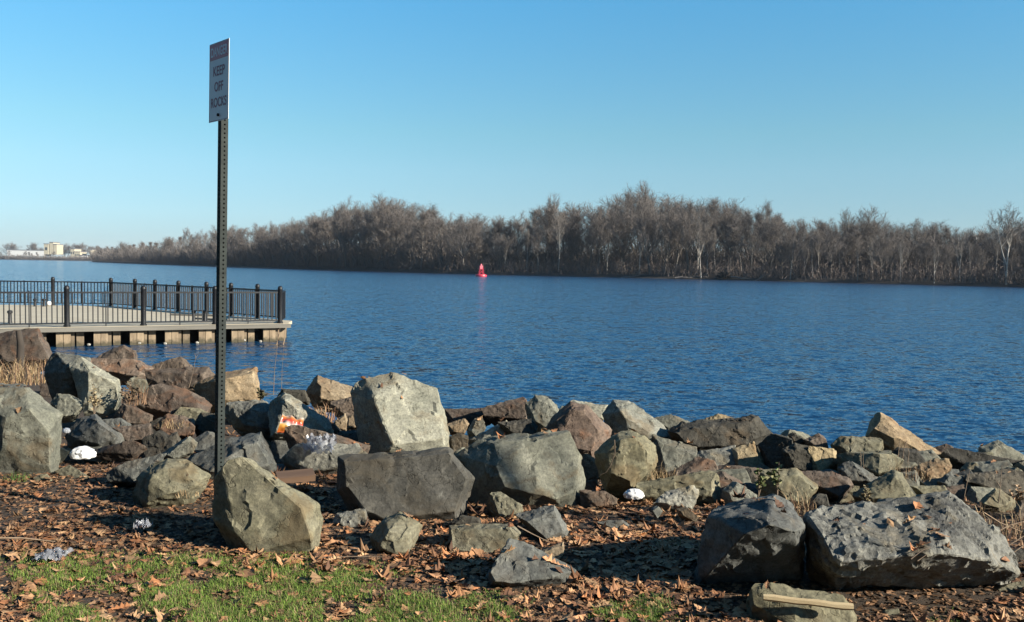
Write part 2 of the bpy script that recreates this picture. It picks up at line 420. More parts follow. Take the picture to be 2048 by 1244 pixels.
# standout trees of the far bank
for px, top, pr, sx, off, lab, rz in [
    (2012, 403, PALE[0], 1.0, 2, 'tall white barked sycamore with forked trunk at the right end of the far bank', 0.3),
    (1402, 430, PALE[3], .7, 1.5, 'slim pale dead tree with short limbs leaning at the far waterline', 1.0),
    (1414, 412, PALE[2], .6, 8, 'straight whitish trunk just right of the leaning dead tree on the far bank', 2.0),
    (1284, 372, PROTO[6], 1.0, 40, 'tallest broad rounded bare crown rising above the middle of the far wood', .5),
    (692, 404, PROTO[2], .95, 3, 'dark trunked tree with a low fork on the far bank left of the buoy', 1.9),
    (770, 389, PROTO[0], 1.1, 30, 'broad high bare crown above the far wood, left of the red buoy', 2.2),
    (1105, 388, PROTO[8], .8, 35, 'bare crown standing above the far wood between the buoy and the tallest crown', 4.0),
    (1530, 402, PROTO[4], .9, 26, 'grey bare crown at the right shoulder of the tallest part of the far wood', 5.0),
    (1742, 408, PALE[1], 1.0, 24, 'right one of two thin pale crowns above the low right far wood', 3.0),
    (1682, 414, PALE[1], .8, 20, 'left one of two thin pale crowns above the low right far wood', 5.3),
    (1580, 446, PALE[3], .6, 2, 'pale forked trunk at the front of the far wood, right of the root mass', 2.6),
    (1715, 470, PALE[2], .6, 2, 'pale slanting trunk in the front row under the thin pale crowns', 1.2),
    (1800, 455, PALE[1], .5, 2, 'pale leaning front row trunk midway between the thin pale crowns and the sycamore', 4.1),
    (1868, 480, PALE[0], .8, 2, 'pale low branching tree in the front row left of the tall sycamore', 3.6),
    (372, 455, PROTO[8], .9, 10, 'round bare crown standing above the left taper of the far wood', .9),
    (1625, 470, PALE[3], .5, 3, 'thin whitish trunk in the front row right of the pale forked trunk', .2)]:
    p = bank_pt(px); v = (p - CAM); v.z = 0; v.normalize(); q = p + v * off; q.z = WATER_Z + (.4 if off < 3 else 1.1)
    h = (pix(q)[1] - top) / FPX * q.y * .9
    tag(put_tree(q, h, pr, rz, sx), lab, 'tree')
# distant shore trees
for k in range(46):
    x = -880 + 230 * (k + rg.random()) / 46; y = FARY + rg.choice((12, 70, 90)) + rg.uniform(-4, 8)
    e = put_tree((x, y, 1.2), rg.uniform(13, 22) * (1.15 if y > FARY + 40 else .55), rg.choice(PROTO), rg.uniform(0, 6.28), 1.9)
    tag(e, 'tiny bare tree on the distant shore at the far left', 'tree', 'trees on the distant shore')
# undergrowth along the banks: a mass of stems nobody could count
def brush(name, pts, n, hmin, hmax, dmin, dmax, wd, label, mat):
    mb = MB(); r = random.Random(11)
    for _ in range(n):
        f = r.random() * (len(pts) - 1); i = int(f); p = pts[i].lerp(pts[i + 1], f - i)
        v = (p - CAM); v.z = 0; dist = v.length; v.normalize()
        q = p + v * r.uniform(dmin, dmax); q.z = WATER_Z + .4 + min(1.0, (q - p).length * .12)
        hh = r.uniform(hmin, hmax) * (0.5 + 0.5 * r.random())
        base = q + Vector((r.uniform(-.8, .8), r.uniform(-.8, .8), 0))
        d = Vector((r.gauss(0, .35), r.gauss(0, .35), 1)).normalized()
        tip = base + d * hh; ribbon(mb, base, tip, wd, r)
        for _ in range(3):
            a = base.lerp(tip, r.uniform(.25, .9)); ribbon(mb, a, a + (d + rnd_unit(r) * .9).normalized() * hh * r.uniform(.2, .45), wd * .8, r)
    tag(mb.build(name, mat), label, 'undergrowth', kind='stuff')
wp = [bank_pt(px) for px in np.linspace(184, 2300, 120)]
MAT['brush'] = plain('brush_dark', (.085, .068, .062), (.19, .15, .13), 0.2, 0.95, 0)
brush('undergrowth', wp, 16000, 1.5, 5, 1, 26, .06, 'dark tangled brush along the waterline of the far bank', MAT['brush'])
brush('forest_saplings', wp, 30000, 5, 12.5, 18, 75, .085, 'thicket of thin saplings filling the wood on the far bank', MAT['twig'])
brush('taper_thicket', [bank_pt(px) for px in np.linspace(184, 900, 60)], 15000, 7, 14.5, 8, 60, .10, 'dense bare thicket filling the left taper of the far wood', MAT['twig'])
brush('distant_brush', far_pts[15:27], 6000, 3, 9, 2, 22, .3, 'low brown brush along the distant shore', MAT['twig'])
# driftwood and root mass at the far waterline
for px, L, ang, lab in [(1270, 7, .15, 'pale driftwood log at the far waterline below the tallest crown'), (1385, 8, .05, 'pale driftwood log at the foot of the leaning dead tree'), (1490, 6, -.1, 'pale driftwood log right of the dark root mass'), (1520, 5, .5, 'broken pale limb slanting up at the far waterline right of the root mass')]:
    p = bank_pt(px); mbx = MB(); d = Vector((1, -.2, math.tan(ang))).normalized()
    mbx.tube([p + d * (L * (i / 5 - .5)) + Vector((0, 1, .45 + .12 * math.sin(i * 2.1))) for i in range(6)], [.22, .2, .17, .15, .12, .06], 6)
    mbx.tube([p + Vector((0, 1, .5)), p + Vector((.8, .9, 1.3)), p + Vector((1.5, .8, 1.7))], [.1, .07, .03], 5)
    tag(mbx.build('driftwood_log', MAT['twig2'], smooth=60, origin=p), lab, 'driftwood')
p = bank_pt(1455); p.z = WATER_Z
mbx = MB()
for k in range(46):
    a = random.uniform(0, 6.28); e0 = random.uniform(-.2, 1.2); d = Vector((math.cos(a) * math.cos(e0), .4 * math.sin(a) * math.cos(e0), math.sin(e0)))
    mbx.tube([p + Vector((0, 2, .5)), p + Vector((0, 2, .5)) + d * 1.4, p + Vector((0, 2, .4)) + Vector((d.x * 2.6, d.y * 2.6, d.z * 1.7))], [.4, .28, .06], 5)
MAT['rootdark'] = plain('root_dark', (.02, .016, .013), (.05, .04, .032), 2, .95)
tag(mbx.build('root_mass', MAT['rootdark'], smooth=60, origin=p), 'dark uprooted root mass at the far waterline', 'roots')

# bare park tree at right; unseen wood behind and left added to cut skylight
e = empty('bare_tree', (14.3, -.05, -.05), .6); e.scale = (.5, .5, .62); link('trunk', PALE[3][0], None, e)
tag(e, 'bare park tree right of the picture whose limbs shade the boulders', 'tree')
V_ = MB(); r_ = random.Random(77)
for _ in range(9000):
    az_ = math.radians(r_.uniform(158, 288)); R_ = r_.uniform(17, 30); z_ = 15 * r_.random() ** .8 * (1 - .25 * math.sin(az_ * 9) ** 2)
    c_ = Vector((math.sin(az_) * R_, math.cos(az_) * R_, z_)); u_ = rnd_unit(r_) * .55; w__ = u_.cross(rnd_unit(r_)); w__ = w__.normalized() * .4
    V_.poly([c_ - u_ - w__, c_ + u_ - w__, c_ + u_ + w__, c_ - u_ + w__])
MAT['shadewood'] = plain('shade_wood_foliage', (.012, .02, .009), (.03, .042, .018), 1, .9, 0)
tag(V_.build('shade_wood', MAT['shadewood']), 'unseen dense wood added behind the viewpoint to shade the boulders from the sky', 'wood', kind='stuff')

# ------------------------------------------------------------------ distant buildings
MAT['white_wall'] = plain('white_cladding', (0.629, 0.629, 0.629), (0.697, 0.697, 0.680), .1, .6, 0)
MAT['cream_wall'] = plain('cream_concrete', (0.385, 0.343, 0.252), (0.462, 0.420, 0.322), .2, .8, 0)
MAT['grey_roof'] = plain('roof_grey', (.12, .12, .13), (.18, .18, .19), .2, .8, 0)
MAT['dark_pane'] = plain('dark_pane', (.04, .05, .06), (.06, .07, .08), 1, .2, 0)
def far_at(px, py, Y=FARY + 30): return at(px, py, Y)
def building(x0, x1, top, bot, lab, wall, name='building', bays=0, dz=0):
    a = far_at(x0, bot); bq = far_at(x1, bot); tpt = far_at(x0, top)
    W = bq.x - a.x; Hh = tpt.z - a.z + 3; c = (a + bq) / 2; e = empty(name, (c.x, c.y, a.z - 3)); 
    MB().box((0, 12, Hh / 2), (W, 24, Hh)).build('wall', wall, e)
    MB().box((0, 12, Hh + .5), (W + 1, 25, 1.0)).build('roof', MAT['grey_roof'], e)
    for k in range(bays):
        MB().box(((k + .5) / bays * W - W / 2, -.1, Hh * .55), (W / bays * .45, .3, Hh * .28)).build('window', MAT['dark_pane'], e)
    tag(e, lab, 'building'); return e
building(14, 88, 500, 507, 'long low white warehouse on the distant shore', MAT['white_wall'], 'warehouse', 0)
e = building(88, 97, 488, 505, 'cream silo towers with dark joints on the distant shore', MAT['cream_wall'], 'silo_block', 1)
a0 = far_at(88, 505)
for px0, px1, top in ((98.5, 106, 485), (107, 113, 489)):
    u, v_ = far_at(px0, 505), far_at(px1, 505); Hh = far_at(px0, top).z - u.z + 3
    MB().box(((u.x + v_.x) / 2 - e.location.x, 12, Hh / 2), (v_.x - u.x, 22, Hh)).build('tower', MAT['cream_wall'], e)
    MB().box(((u.x + v_.x) / 2 - e.location.x, 12, Hh + .6), (v_.x - u.x + .6, 23, 1.2)).build('roof', MAT['grey_roof'], e)
building(141, 149, 498, 512, 'small cream block house left of the stepped works on the distant shore', MAT['cream_wall'], 'block_house', 2)
building(149, 160, 504, 513, 'cream stepped works building on the distant shore', MAT['cream_wall'], 'works_building', 3)
building(161, 175, 511, 514, 'low pale shed at the edge of the far wood', MAT['white_wall'], 'shed', 3)
building(180, 183.5, 500, 511, 'slim cream tower at the tip of the far wood', MAT['cream_wall'], 'tower_building', 1)

# ------------------------------------------------------------------ red buoy
MAT['red'] = plain('buoy_red', (.40, .02, .045), (.50, .03, .06), 2, .45, 0)
MAT['redpanel'] = plain('buoy_panel', (.5, .09, .13), (.58, .12, .16), 2, .5, 0)
p = onz(962, 553, WATER_Z); e = empty('channel_buoy', p, .3)
MB().lathe([(1.0, -.5), (1.3, -.1), (1.35, .25), (1.25, .45), (.5, .6)], sides=20).build('float', MAT['red'], e, 40)
tw = MB()
for s1 in (-1, 1):
    for s2 in (-1, 1): tw.tube([(s1 * .55, s2 * .55, .5), (s1 * .3, s2 * .3, 2.3)], .06, 6)
for z, r in ((1.0, .48), (1.6, .4)):
    q = [(r, r, z), (-r, r, z), (-r, -r, z), (r, -r, z), (r, r, z)]
    for a, b_ in zip(q, q[1:]): tw.tube([a, b_], .045, 5)
tw.tube([(.5, -.5, .6), (-.42, -.42, 1.5)], .04, 5); tw.tube([(-.5, -.5, .6), (.42, -.42, 1.5)], .04, 5)
tw.build('tower', MAT['red'], e, 40)
pb = MB(); pb.box((0, 0, 2.1), (.72, .72, .75)); pb.build('radar_panel', MAT['redpanel'], e)
MB().lathe([(.2, 2.47), (.2, 2.7), (.14, 2.85), (.05, 2.9)], sides=12).build('lantern', MAT['redpanel'], e, 40)
tag(e, 'red lattice tower channel buoy floating in mid river', 'buoy')

# ------------------------------------------------------------------ pier
DECK = -0.34
MAT['deck'] = plain('deck_concrete', (.42, .36, .26), (.52, .46, .34), 1.2, .85, .2, .01)
MAT['timber'] = plain('cap_timber', (.10, .095, .08), (.17, .16, .14), 3, .85, .4, .01, stretch=(.2, .2, 2))
MAT['pile'] = plain('pile_timber', (.12, .088, .056), (.33, .255, .17), 2.2, .9, .5, .02, stretch=(2, 2, .5))
MAT['pile2'] = plain('pile_weathered', (.09, .066, .045), (.23, .18, .12), 2.2, .9, .5, .02, stretch=(2, 2, .5))
MAT['pdark'] = plain('pier_core', (.02, .018, .016), (.04, .035, .03), 2, .95, 0)
MAT['iron'] = plain('black_painted_iron', (.006, .007, .009), (.012, .014, .018), 3, .5, .1, .003, spec=.3)
MAT['barn'] = plain('barnacle_crust', (.25, .24, .21), (.4, .38, .34), 8, .9, .5, .01)
for k_ in ('pile', 'pile2'):
    t = MAT[k_].node_tree; b = t.nodes['Principled BSDF']; src = b.inputs['Base Color'].links[0].from_socket
    tc_ = t.nodes.new('ShaderNodeTexCoord'); sp_ = t.nodes.new('ShaderNodeSeparateXYZ'); t.links.new(tc_.outputs['Object'], sp_.inputs[0])
    ma_ = N(t, 'ShaderNodeMath', operation='MULTIPLY_ADD'); ma_.inputs[1].default_value = .35; t.links.new(noise_n(t, coords(t), 7, 4), ma_.inputs[0]); t.links.new(sp_.outputs['Z'], ma_.inputs[2])
    t.links.new(mixc(t, ramp(t, ma_.outputs[0], [(.84, (1, 1, 1)), (.95, (0, 0, 0))]).outputs[0], src, (.045, .038, .022)), b.inputs['Base Color'])
P0 = onz(-260, 661, DECK); P1 = onz(575, 647, DECK)
P2 = onz(584, 641.5, DECK); P3 = onz(222, 612, DECK); P4 = onz(-300, 606, DECK)
pier = empty('pier', (P1.x, P1.y, WATER_Z)); tag(pier, 'concrete decked pier on a wall of wide timber planks', 'pier')
og = pier.location.copy()
def pbuild(mbx, name, mat, parent=None, smooth=None):
    mbx.v = [Vector(v) - og for v in mbx.v]; return link(name, mbx.mesh(name, smooth), mat, parent or pier)
pbuild(MB().prism([P0, P1, P2, P3, P4], DECK - .10, DECK), 'deck', MAT['deck'])
fd = (P1 - P0); fd.z = 0; FL = fd.length; fd.normalize(); fn = Vector((fd.y, -fd.x, 0))
if fn.y > 0: fn = -fn
RF = Matrix((fd, -fn, Vector((0, 0, 1)))).transposed()
pbuild(MB().box((P0 + P1) / 2 + fn * .06 + Vector((0, 0, -.065)), (FL + .12, .26, .115), RF), 'cap_beam', MAT['timber'])
pbuild(MB().prism([P0 - fn * .75, P1 - fn * .75 - fd * .1, P2 - fd * .55 - fn * .5, P3 + Vector((1, -1, 0)), P4], WATER_Z - 1.5, DECK - .102), 'core', MAT['pdark'])
rg = random.Random(3); s_ = FL - .03; plank_meshes = {}
def plank(s0, wd, rec, mat, top):
    c_ = P0 + fd * (s0 - wd / 2) - fn * rec; h_ = top - (WATER_Z - .6)
    me = MB().box((0, 0, h_ / 2), (wd - .012, .09, h_)).mesh('plank')
    o = link('plank', me, mat, pier, c_ - og + Vector((0, 0, WATER_Z - .6 - c_.z)))
    o.rotation_euler = (0, 0, math.atan2(fd.y, fd.x)); return o
first = True
while s_ > .8:
    if not first or True:
        plank(s_, .21, .17, rg.choice((MAT['pile'], MAT['pile2'])), DECK - .105); s_ -= .21 + .04
        plank(s_, .105, .13, MAT['pile2'], DECK - .105); s_ -= .105
        plank(s_, .195, .02, MAT['pile'], DECK - .105); s_ -= .195
        plank(s_, .195, .025, MAT['pile'], DECK - .105); s_ -= .195
        s_ -= .23   # dark pocket
    first = False
# barnacle crust at the waterline
for k in range(7):
    sx = rg.uniform(FL * .45, FL); c_ = P0 + fd * sx + fn * rg.uniform(-.08, .05)
    q = MB(); q.lathe([(.02, -.03), (.05, -.02), (.055, .015), (.02, .035)], (c_.x, c_.y, WATER_Z + rg.uniform(.0, .06)), 7); pbuild(q, 'barnacle_crust', MAT['barn'])
# side wall planks facing the river
sd = P3 - P2; sd.z = 0; SL = sd.length; sd.normalize()
for k in range(int(SL / .3)):
    c_ = P2 + sd * (.3 * k + .15) + Vector((-sd.y, sd.x, 0)) * .25
    o = link('plank', MB().box((0, 0, .5), (.28, .09, 1.0)).mesh('plank'), MAT['pile2'], pier, Vector((c_.x - og.x, c_.y - og.y, DECK - .102 - 1.0 - og.z))); o.rotation_euler = (0, 0, math.atan2(sd.y, sd.x))

POST = MB().lathe([(.095, 0), (.095, .05), (.075, .06), (.075, 1.07), (.082, 1.08), (.082, 1.10), (.078, 1.12), (.072, 1.15), (.05, 1.18), (.02, 1.19)], sides=14).mesh('post', 40); POST.materials.append(MAT['iron'])
PICK = MB().box((0, 0, .53), (.03, .03, .86)).mesh('picket'); PICK.materials.append(MAT['iron'])
SUPP = MB().box((0, 0, .52), (.03, .03, 1.03)).mesh('support'); SUPP.materials.append(MAT['iron'])
def railing(A, B, posts, label, sp=.133, ends=True):
    d = B - A; L = d.length; d.normalize(); e = empty('railing', A)
    rz = math.atan2(d.y, d.x); R = Matrix.Rotation(rz, 3, 'Z')
    for s in posts: link('post', POST, None, e, d * s)
    for z, h_, nm in ((.985, .05, 'top_rail'), (.10, .035, 'bottom_rail')):
        MB().box(d * L / 2 + Vector((0, 0, z)), (L, .045, h_), R).build(nm, MAT['iron'], e)
    n = int(L / sp)
    ps = sorted(posts)
    mids = [(u + v) / 2 for u, v in zip(ps, ps[1:]) if v - u > 1.2]
    for k in range(n + 1):
        s = k * sp
        if any(abs(s - q) < .11 for q in ps): continue
        o = link('picket', PICK, None, e, d * s); o.rotation_euler = (0, 0, rz)
    for s in mids: o = link('support', SUPP, None, e, d * s); o.rotation_euler = (0, 0, rz)
    tag(e, label, 'railing', None); return e
ins = .12
def on_line(px, A, B):
    # arc length along A-B where it crosses picture column px
    lo, hi = 0.0, (B - A).length; d = (B - A).normalized()
    for _ in range(50):
        mid = (lo + hi) / 2
        if (pix(A + d * mid)[0] < px) == (pix(B)[0] > pix(A)[0]): lo = mid
        else: hi = mid
    return lo
fA = P0 - fn * ins; fB = P1 - fn * ins - fd * .18
railing(fA, fB, [on_line(q, fA, fB) for q in (-170, -20, 134, 287, 430, 560)], 'black picket railing along the near edge of the pier')
sA = P2 + Vector((-.25, .05, 0)); sB = P3
railing(sA, sB, [on_line(q, sA, sB) for q in (515, 462, 413, 357, 310, 270)], 'black picket railing along the slanting river side of the pier')
railing(Vector(sB), P4 + Vector((0, -.2, 0)), [0.0] + [on_line(q, sB, P4) for q in (107, -8, -120)], 'black picket railing along the back edge of the pier')
railing(fB, sA, [], 'short return of black railing at the pier corner', .11)
for px, py, Y0, lab in ((20, 646, None, 'short dark bollard on the pier edge at the left'), (388, 644, None, 'short dark bollard on the pier left of its twin beside the sign post'), (410, 644, None, 'short dark bollard on the pier just left of the sign post'), (70, 613, 0, 'small dark bollard at the back edge of the pier, left'), (88, 613, 0, 'small dark bollard at the back edge of the pier, right')):
    q = onz(px, py, DECK) - fn * .05; b_ = MB(); hh = .36 if Y0 is None else .3
    b_.lathe([(.07, 0), (.055, .04), (.05, hh - .08), (.075, hh - .06), (.075, hh), (.04, hh + .02)], sides=10)
    o = b_.build('bollard', MAT['iron'], None, 40); o.location = q; tag(o, lab, 'bollard')
MAT['whiteplastic'] = plain('white_plastic', (0.595, 0.603, 0.612), (0.697, 0.697, 0.697), 5, .45, .4, .01)
q = onz(98, 611, DECK); o = MB().lathe([(.03, 0), (.08, .02), (.11, .09), (.07, .16), (.03, .18)], sides=12).build('float_ball', MAT['whiteplastic'], None, 60); o.location = q
tag(o, 'small white float lying on the pier deck by the back railing', 'float')
# loose boards lying on the deck
for k, (px, py, L, rz, lab) in enumerate([(395, 632, 2.0, -.15, 'weathered board lying on the pier behind the two bollards'), (420, 640, 1.4, -.5, 'short weathered board on the pier at the sign post')]):
    q = onz(px, py, DECK) ; o = MB().box((0, 0, .03), (L, .16, .05)).build('loose_board', MAT['timber']); o.location = q; o.rotation_euler = (0, 0, rz); tag(o, lab, 'board')
# thin ropes hanging at the pier corner
MAT['rope'] = plain('rope_tan', (0.245, 0.168, 0.105), (0.350, 0.252, 0.168), 20, .9, .3, .003)
for px, lab in ((553, 'tan rope hanging into the water at the pier corner, left'), (566, 'tan rope hanging into the water at the pier corner, right')):
    q = onz(px, 652, DECK) + fn * .2; o = MB().tube([q + Vector((0, 0, -.1)), q + Vector((.02, -.02, -.3)), q + Vector((-.05, -.05, -.62)), q + Vector((-.06, -.1, -.9))], .014, 6).build('rope', MAT['rope'], None, 60, q)
    tag(o, lab, 'rope')

# ------------------------------------------------------------------ danger sign on a perforated post
MAT['post'] = plain('post_green_black', (.016, .020, .020), (.032, .040, .038), 14, .7, .2, .002, metallic=.0, spec=.12)
MAT['sign'] = plain('sign_white', (.72, .72, .73), (.80, .80, .80), 5, .45, 0)
MAT['signred'] = plain('sign_red', (.50, .035, .05), (.58, .05, .06), 5, .45, 0)
MAT['signink'] = plain('sign_ink', (.26, .02, .05), (.32, .03, .07), 5, .5, 0)
SY = 5.42
pb_ = at(431, 1015, SY); pt_ = at(441, 87, SY)
ax = (pt_ - pb_); PL = ax.length; ax.normalize()
sr = Vector((.676, -.737, 0)); sr = (sr - ax * sr.dot(ax)).normalized(); sn = sr.cross(ax).normalized()   # sn: out of the face
if sn.x > 0: sn = -sn
sign = empty('warning_sign', pb_); tag(sign, 'danger keep off rocks sign on a dark perforated metal post', 'sign')
def L3(u, v, n_): return sr * u + sn * n_ + ax * v
# perforated square tube: four walls with a row of round holes each
po = MB(); mod = .0254; HT = .0215; nmod = int((PL + .27) / mod)
for (nrm_, tan_) in ((sn, sr), (-sn, -sr), (sr, -sn), (-sr, sn)):
    cen = -sn * HT
    for k in range(nmod):
        v0 = -.3 + k * mod; v1 = v0 + mod; vc = (v0 + v1) / 2
        ow = [(-HT, v0), (0, v0), (HT, v0), (HT, vc), (HT, v1), (0, v1), (-HT, v1), (-HT, vc)]
        oh = [(.0058 * math.cos(a_), vc + .0058 * math.sin(a_)) for a_ in [math.radians(-135 + 45 * i) for i in range(8)]]
        n0 = len(po.v)
        for dn in (HT, HT - .0028):
            sc_ = dn / HT
            po.v += [cen + nrm_ * dn + tan_ * (u * sc_) + ax * v for u, v in ow] + [cen + nrm_ * dn + tan_ * u + ax * v for u, v in oh]
        for i in range(8):
            j = (i + 1) % 8
            po.f.append([n0 + i, n0 + j, n0 + 8 + j, n0 + 8 + i]); po.f.append([n0 + 16 + j, n0 + 16 + i, n0 + 24 + i, n0 + 24 + j]); po.f.append([n0 + 8 + i, n0 + 8 + j, n0 + 24 + j, n0 + 24 + i])
po.build('post', MAT['post'], sign)
# panel
vt = PL + .01; vb = PL - .445; SWD = .128
MB().poly([L3(-SWD, vb, .006), L3(SWD, vb, .006), L3(SWD, vt, .006), L3(-SWD, vt, .006)])
def slab(u0, u1, v0, v1, n0, n1, name, mat, parent):
    m_ = MB(); pts = [L3(u, v, n_) for n_ in (n0, n1) for (u, v) in ((u0, v0), (u1, v0), (u1, v1), (u0, v1))]
    m_.v = pts; m_.f = [[0, 1, 2, 3], [7, 6, 5, 4], [0, 4, 5, 1], [1, 5, 6, 2], [2, 6, 7, 3], [3, 7, 4, 0]]; return m_.build(name, mat, parent)
panel = slab(-SWD, SWD, vb, vt, .0060, .0075, 'sign_panel', MAT['sign'], sign)
slab(-SWD + .008, SWD - .008, vt - .098, vt - .008, .0076, .0082, 'red_band', MAT['signred'], panel)
for (u0, u1, v0, v1) in ((-SWD + .004, SWD - .004, vt - .0065, vt - .004), (-SWD + .004, SWD - .004, vb + .004, vb + .0065), (-SWD + .004, -SWD + .0065, vb + .0067, vt - .0067), (SWD - .0065, SWD - .004, vb + .0067, vt - .0067)):
    slab(u0, u1, v0, v1, .0076, .0081, 'border_line', MAT['signink'], panel)
def text(s, v, h, mat, wmax):
    cu = bpy.data.curves.new('txt', 'FONT'); cu.body = s; cu.align_x = 'CENTER'; cu.align_y = 'CENTER'; cu.size = 1; cu.offset = .018; cu.extrude = .0
    ob = bpy.data.objects.new('txt', cu); COL.objects.link(ob); dg = bpy.context.evaluated_depsgraph_get()
    me = bpy.data.meshes.new_from_object(ob.evaluated_get(dg)); bpy.data.objects.remove(ob)
    xs = [q.co.x for q in me.vertices]; ys = [q.co.y for q in me.vertices]
    kx = min(wmax / (max(xs) - min(xs)), 1.2 * h / (max(ys) - min(ys))); ky = h / (max(ys) - min(ys)); cy = (max(ys) + min(ys)) / 2
    rt = -sr if (sr.cross(ax)).dot(sn) < 0 else sr
    for q in me.vertices: q.co = rt * (q.co.x * kx) + ax * (v + (q.co.y - cy) * ky) + sn * .0086
    me.materials.append(mat); link('lettering', me, None, panel)
text('DANGER', vt - .053, .055, MAT['sign'], .215)
text('KEEP', vt - .165, .056, MAT['signink'], .15)
text('OFF', vt - .255, .056, MAT['signink'], .115)
text('ROCKS', vt - .345, .056, MAT['signink'], .20)
for v in (vb + .035,):
    c_ = L3(0, v, .0075); MB().tube([c_, c_ + sn * .008], .009, 6).build('bolt', MAT['post'], sign)

# ------------------------------------------------------------------ riprap boulders
ROCK_BVH_V = []; ROCK_BVH_F = []
def pts_of(s): return [tuple(float(q) for q in p.split(',')) for p in s.split()]
def make_rock(name, mat, Y, outline, label, front=None, t=None, bulge=.34, ox=.08, oy=.05, tx=0.0, ty=.3, sf=.72, rough=1.0, cat='rock', group=None, ext=.28, seed=None, cosm=.86, chip=.022, chf=3.4):
    """outline: where the stone's rim is seen; front: rim-relative nearer points (px, py, metres)."""
    ol3 = [(*p, 0.0)[:3] for p in pts_of(outline)]; ol = [p[:2] for p in ol3]; xs = [p[0] for p in ol]; ys = [p[1] for p in ol]
    W = max(xs) - min(xs); H = max(ys) - min(ys); cx = (max(xs) + min(xs)) / 2; cy = (max(ys) + min(ys)) / 2
    k = Y / FPX; wm, hm = W * k, H * k; size = (wm + hm) / 2; mn = min(wm, hm)
    P = [at(x, y, Y + d) for x, y, d in ol3]; seedk = int(xs[0] + ys[0])
    if front:
        for x, y, d in [tuple(float(q) for q in p.split(',')) for p in front.split()]: P.append(at(x, y, Y + d))
    else:
        for x, y in ol[seedk % 2::2] if len(ol) > 7 else ol:
            u, v = cx + (x - cx) * sf + ox * W, cy + (y - cy) * sf + oy * H
            P.append(at(u, v, Y - mn * bulge + tx * wm * (u - cx) / W - ty * hm * (v - cy) / H))
    th = t if t else max(.75 * mn, .5 * size)
    for x, y in ol:
        P.append(at(cx + (x - cx) * .93, cy + (y - cy) * .93 + .02 * H, Y + th * .5)); P.append(at(cx + (x - cx) * .7, cy + (y - cy) * .7 + .06 * H, Y + th))
    for x, y in ol:
        if y > cy + .1 * H: P.append(at(cx + (x - cx) * .92, y + H * ext, Y + .02 + (.3 if ext == 0 else 0))); P.append(at(cx + (x - cx) * .7, y + H * ext, Y + th * .8))
    og = sum(P, Vector()) / len(P); og.z = min(p.z for p in P)
    bm = bmesh.new()
    for p in P: bm.verts.new(p - og)
    r = bmesh.ops.convex_hull(bm, input=bm.verts[:])
    dead = [v for v in bm.verts if not v.link_faces]
    bmesh.ops.delete(bm, geom=dead, context='VERTS')
    # few flat fracture planes instead of a many-sided hull
    bm.normal_update(); planes = []
    fl = sorted(((f.calc_area(), f.normal.copy(), [v.co.copy() for v in f.verts]) for f in bm.faces), key=lambda q: -q[0])
    vall = [v.co.copy() for v in bm.verts]; clus = []
    for A_, n_, vs_ in fl:
        for c_ in clus:
            if n_.dot(c_[2]) > (max(cosm, .94) if front else cosm): c_[0] += A_; c_[1] += n_ * A_; c_[3].append((A_, vs_)); break
        else: clus.append([A_, n_ * A_, n_, [(A_, vs_)]])
    tot = sum(c_[0] for c_ in clus)
    bm.clear(); bmesh.ops.create_cube(bm, size=6)
    for c_ in clus:
        if c_[0] < tot * .004: continue
        n_ = c_[1].normalized(); mx = max(v.dot(n_) for v in vall)
        me_ = sum(A_ * sum(v.dot(n_) for v in vs_) / len(vs_) for A_, vs_ in c_[3]) / c_[0]
        r_ = bmesh.ops.bisect_plane(bm, geom=bm.verts[:] + bm.edges[:] + bm.faces[:], plane_co=n_ * (mx * .45 + me_ * .55), plane_no=n_, clear_outer=True)
        ce = [q for q in r_['geom_cut'] if isinstance(q, bmesh.types.BMEdge)]
        if ce: bmesh.ops.contextual_create(bm, geom=ce)
    bmesh.ops.remove_doubles(bm, verts=bm.verts[:], dist=.004 * size)
    bmesh.ops.dissolve_degenerate(bm, dist=.002 * size, edges=bm.edges[:])
    bmesh.ops.recalc_face_normals(bm, faces=bm.faces[:])
    es = [e for e in bm.edges if len(e.link_faces) == 2 and e.calc_face_angle(0) > .2]
    bmesh.ops.bevel(bm, geom=es, offset=.009 * size + .001, segments=1, profile=.5, affect='EDGES', clamp_overlap=True)
    bmesh.ops.triangulate(bm, faces=bm.faces[:])
    Lmax = max(.012, size / (34 if rough >= 2 else (12 if cat == 'stone' else 20)))
    for _ in range(6):
        le = [e for e in bm.edges if e.calc_length() > Lmax]
        if not le or len(bm.faces) > 16000: break
        bmesh.ops.subdivide_edges(bm, edges=le, cuts=1, use_grid_fill=False); bmesh.ops.triangulate(bm, faces=[f for f in bm.faces if len(f.verts) > 3])
    bm.normal_update()
    sd = Vector((random.uniform(-50, 50), random.uniform(-50, 50), random.uniform(-50, 50))) if seed is None else Vector((seed, seed * 1.7, 3))
    tilt = Matrix.Rotation(random.uniform(-.7, .7), 3, 'X') @ Matrix.Rotation(random.uniform(-.7, .7), 3, 'Y')
    s1 = 2.6 / max(size, .05)
    mv = []
    for v in bm.verts:
        c = v.co; a = noise.noise(c * s1 + sd) * .012 * size
        q = tilt @ c; q = Vector((q.x * 2.5, q.y * 2.5, q.z * 9)) / max(size, .12)
        ridge = abs(noise.noise(q + sd)); rl = min(rough, 1.2); a += (.010 * size + .002) * (ridge - .3) * rl
        cell = noise.noise(c * s1 * 3.2 + sd * 2); a += .009 * size * cell * rl + .006 * size * rl * (1 if cell > .12 else 0)
        fq = chf / max(size, .12); vp = noise.voronoi(c * fq + sd)[1][0]; vd = noise.noise_vector(vp * 7.31)
        a += chip * size * max(-.8, min(.8, (c * fq + sd - vp).dot(vd) * 2.2))
        a += .0035 * rough * noise.noise(c * 38 + sd) + (rough - 1 if rough > 1 else 0) * (.006 * noise.noise(c * 48 + sd))
